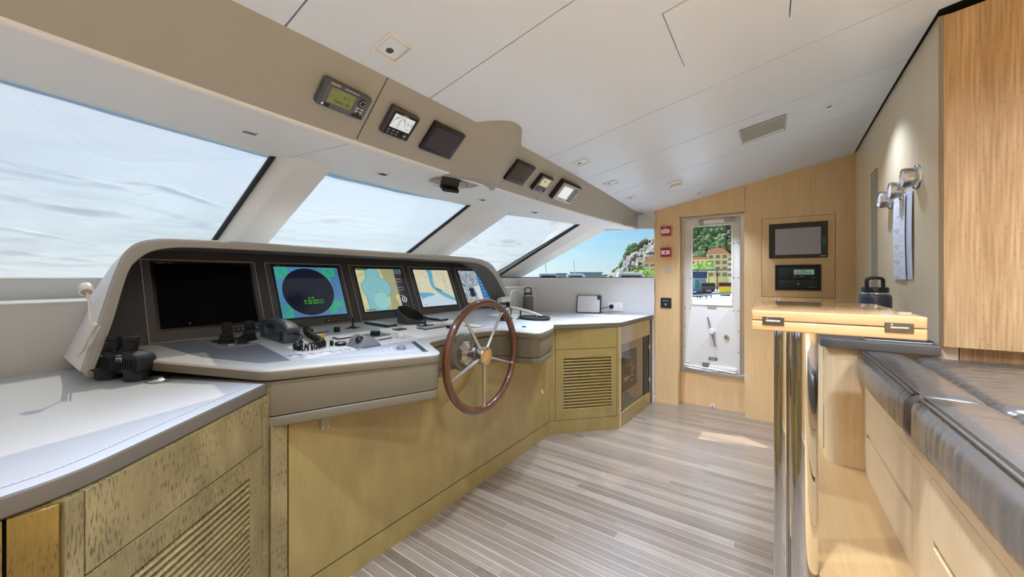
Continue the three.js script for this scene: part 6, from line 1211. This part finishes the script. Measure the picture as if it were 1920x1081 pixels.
{ // quay canopy, awning and posts
  const t = thing('quay_canopy', 'long grey flat canopy on dark posts across the quay', 'canopy'); facing(t, 6.6, 158, -3.6);
  part('roof', box(-11.5, 12, 7.6, 8.1, -6, 0), std({ color: '#8d9295', roughness: 0.7 }), t);
  for (const x of [-4.6, 1.9, 9.5]) part('post', box(x - 0.16, x + 0.16, 0, 7.6, -0.4, 0), M.darkGray, t);
  const a = thing('awning', 'dark blue awning booth under the canopy at the left', 'awning'); facing(a, 8.35, 150, -3.6);
  part('awning_cloth', box(-4.6, 3.2, 4.8, 7.2, -4, 0, 0.1), std({ color: '#3f5272', roughness: 0.8 }), a);
  part('booth_wall', box(-4.4, 3.0, 0, 4.8, -3.6, -0.4), std({ color: '#a9c4dc', roughness: 0.7 }), a);
  part('banner', box(-0.6, 0.4, 1.2, 4.2, -0.2, -0.1), std({ color: '#2fae8a', roughness: 0.7 }), a);
  for (const [dg, r, c, l] of [[7.0, 146, '#4b4f4e', 'dark parked van between the canopy posts'], [5.0, 156, '#d9795a', 'reddish kiosk beneath the canopy'], [3.0, 150, '#6a7886', 'grey-blue parked van at the right below the canopy']]) {
    const v = thing(l.includes('van') ? 'van' : 'kiosk', l, l.includes('van') ? 'van' : 'kiosk'); facing(v, dg, r, -3.6);
    const m = std({ color: c, roughness: 0.4 });
    part('body', box(-2.2, 2.2, 0.5, 3.2, -2, 0, 0.4), m, v); part('window', box(-1.9, 1.9, 2.0, 2.9, -0.05, 0.03, 0.02), M.black, v);
    for (const x of [-1.4, 1.4]) part(l.includes('van') ? 'wheel' : 'foot', cyl(0.5, 0.5, 0.3, x, 0.5, -0.2, 'z', 20), M.black, v);
  }
  const y = thing('barrier_block', 'bright yellow quay barrier seen through the door window', 'barrier'); facing(y, 5.0, 118, -3.6);
  part('block', box(-1.5, 1.5, 0.9, 2.3, -1, 0, 0.2), std({ color: '#ecd21e', roughness: 0.5 }), y); part('stand', box(-1.2, 1.2, 0, 0.9, -0.8, -0.2), M.darkGray, y);
  for (const [dg, r, lb] of [[8.55, 96, 'leftmost low dark bench on the quay through the door window'], [7.75, 100, 'middle low dark bench of three on the quay'], [7.2, 104, 'low dark bench nearest the yellow barrier on the quay']]) { const g = thing('lounge_bench', lb, 'bench', 'dark benches on the quay'); facing(g, dg, r, -3.6); part('seat', box(-1.2, 1.2, 0.5, 0.8, -1, 0, 0.05), M.blackMatte, g); part('back', box(-1.2, 1.2, 0.8, 1.6, -1, -0.8, 0.05), M.blackMatte, g); part('leg', [box(-1.1, -0.9, 0, 0.5, -0.8, -0.2)], M.blackMatte, g); part('leg', [box(0.9, 1.1, 0, 0.5, -0.8, -0.2)], M.blackMatte, g); }
}
{ // distant harbour buildings and boats seen in the side window
  const hb = (label, deg, range, w, h, d) => { const t = thing('harbour_building', label, 'building'); facing(t, deg, range, -4); part('wall', box(-w / 2, w / 2, 0, h, -d, 0), std({ color: '#b4babe', roughness: 0.7 }), t); part('roof', box(-w / 2 - 0.6, w / 2 + 0.6, h, h + 0.7, -d, 0.8), std({ color: '#8d969c', roughness: 0.7 }), t); const n = Math.floor(w / 3); for (let i = 0; i < n; i++) part('window', box(-w / 2 + w * (i + 0.15) / n, -w / 2 + w * (i + 0.85) / n, h * 0.35, h * 0.85, 0, 0.1), std({ color: '#a9c3d6', roughness: 0.15 }), t); };
  hb('small grey harbour building far left in the side window', 27.4, 250, 8.5, 7.6, 8);
  hb('long grey harbour building with glass front on the horizon', 23.5, 250, 20, 8.2, 8);
  hb('low grey harbour shed right of the long building', 21.3, 240, 7, 6.4, 6);
  const boat = (label, deg, range, L, turn) => {
    const t = thing('motor_yacht', label, 'boat'); facing(t, deg, range, SEA); t.rotateY(turn); t.scale.setScalar(3);
    part('hull', [plate([[-L / 2, 0.2], [L * 0.46, 0.1], [L / 2, 1.8], [-L / 2, 1.5]], L * 0.24, 0.1).translate(0, 0, -L * 0.12)], M.white, t);
    part('cabin', [plate([[-L * 0.3, 1.5], [L * 0.24, 1.6], [L * 0.10, 2.7], [-L * 0.26, 2.7]], L * 0.18, 0.1).translate(0, 0, -L * 0.09)], M.white, t);
    part('cabin_window', [plate([[-L * 0.24, 1.85], [L * 0.16, 1.85], [L * 0.09, 2.4], [-L * 0.22, 2.4]], L * 0.184).translate(0, 0, -L * 0.092)], M.black, t);
    part('mast', rod([-L * 0.1, 2.7, 0], [-L * 0.12, 4.6, 0], 0.06), M.white, t);
  };
  boat('white motor yacht moored below the cliff in the side window', 16.6, 135, 7, 0.2);
  boat('white motor yacht before the long grey harbour building', 24.6, 170, 6, -0.2);
  boat('white motor yacht at far left of the side window', 28.8, 150, 6, 0.1);
}
{ // the neighbouring deck just outside the door
  const t = thing('neighbour_boat', 'pale grey coachroof of the boat moored just outside the door', 'boat');
  part('coachroof', prism([[-1.75, -5.6], [1.6, -5.3], [1.9, -9.2], [-0.55, -8.6], [-1.2, -7.2]], 0.2, 1.02, 0.06), std({ color: '#c3c8cb', roughness: 0.45 }), t);
  part('hull', prism([[-2.6, -5.4], [2.4, -5.2], [2.6, -9.8], [-0.9, -9.3], [-2.0, -7.6]], SEA + 0.1, 0.22, 0.1), M.white, t);
  part('grab_rail', [rod([-1.45, 1.1, -6.2], [-0.6, 1.1, -8.4], 0.02), rod([-1.45, 1.0, -6.2], [-1.45, 1.1, -6.2], 0.016), rod([-0.6, 1.0, -8.4], [-0.6, 1.1, -8.4], 0.016)], M.steel, t);
}
renderer.render(scene, camera);
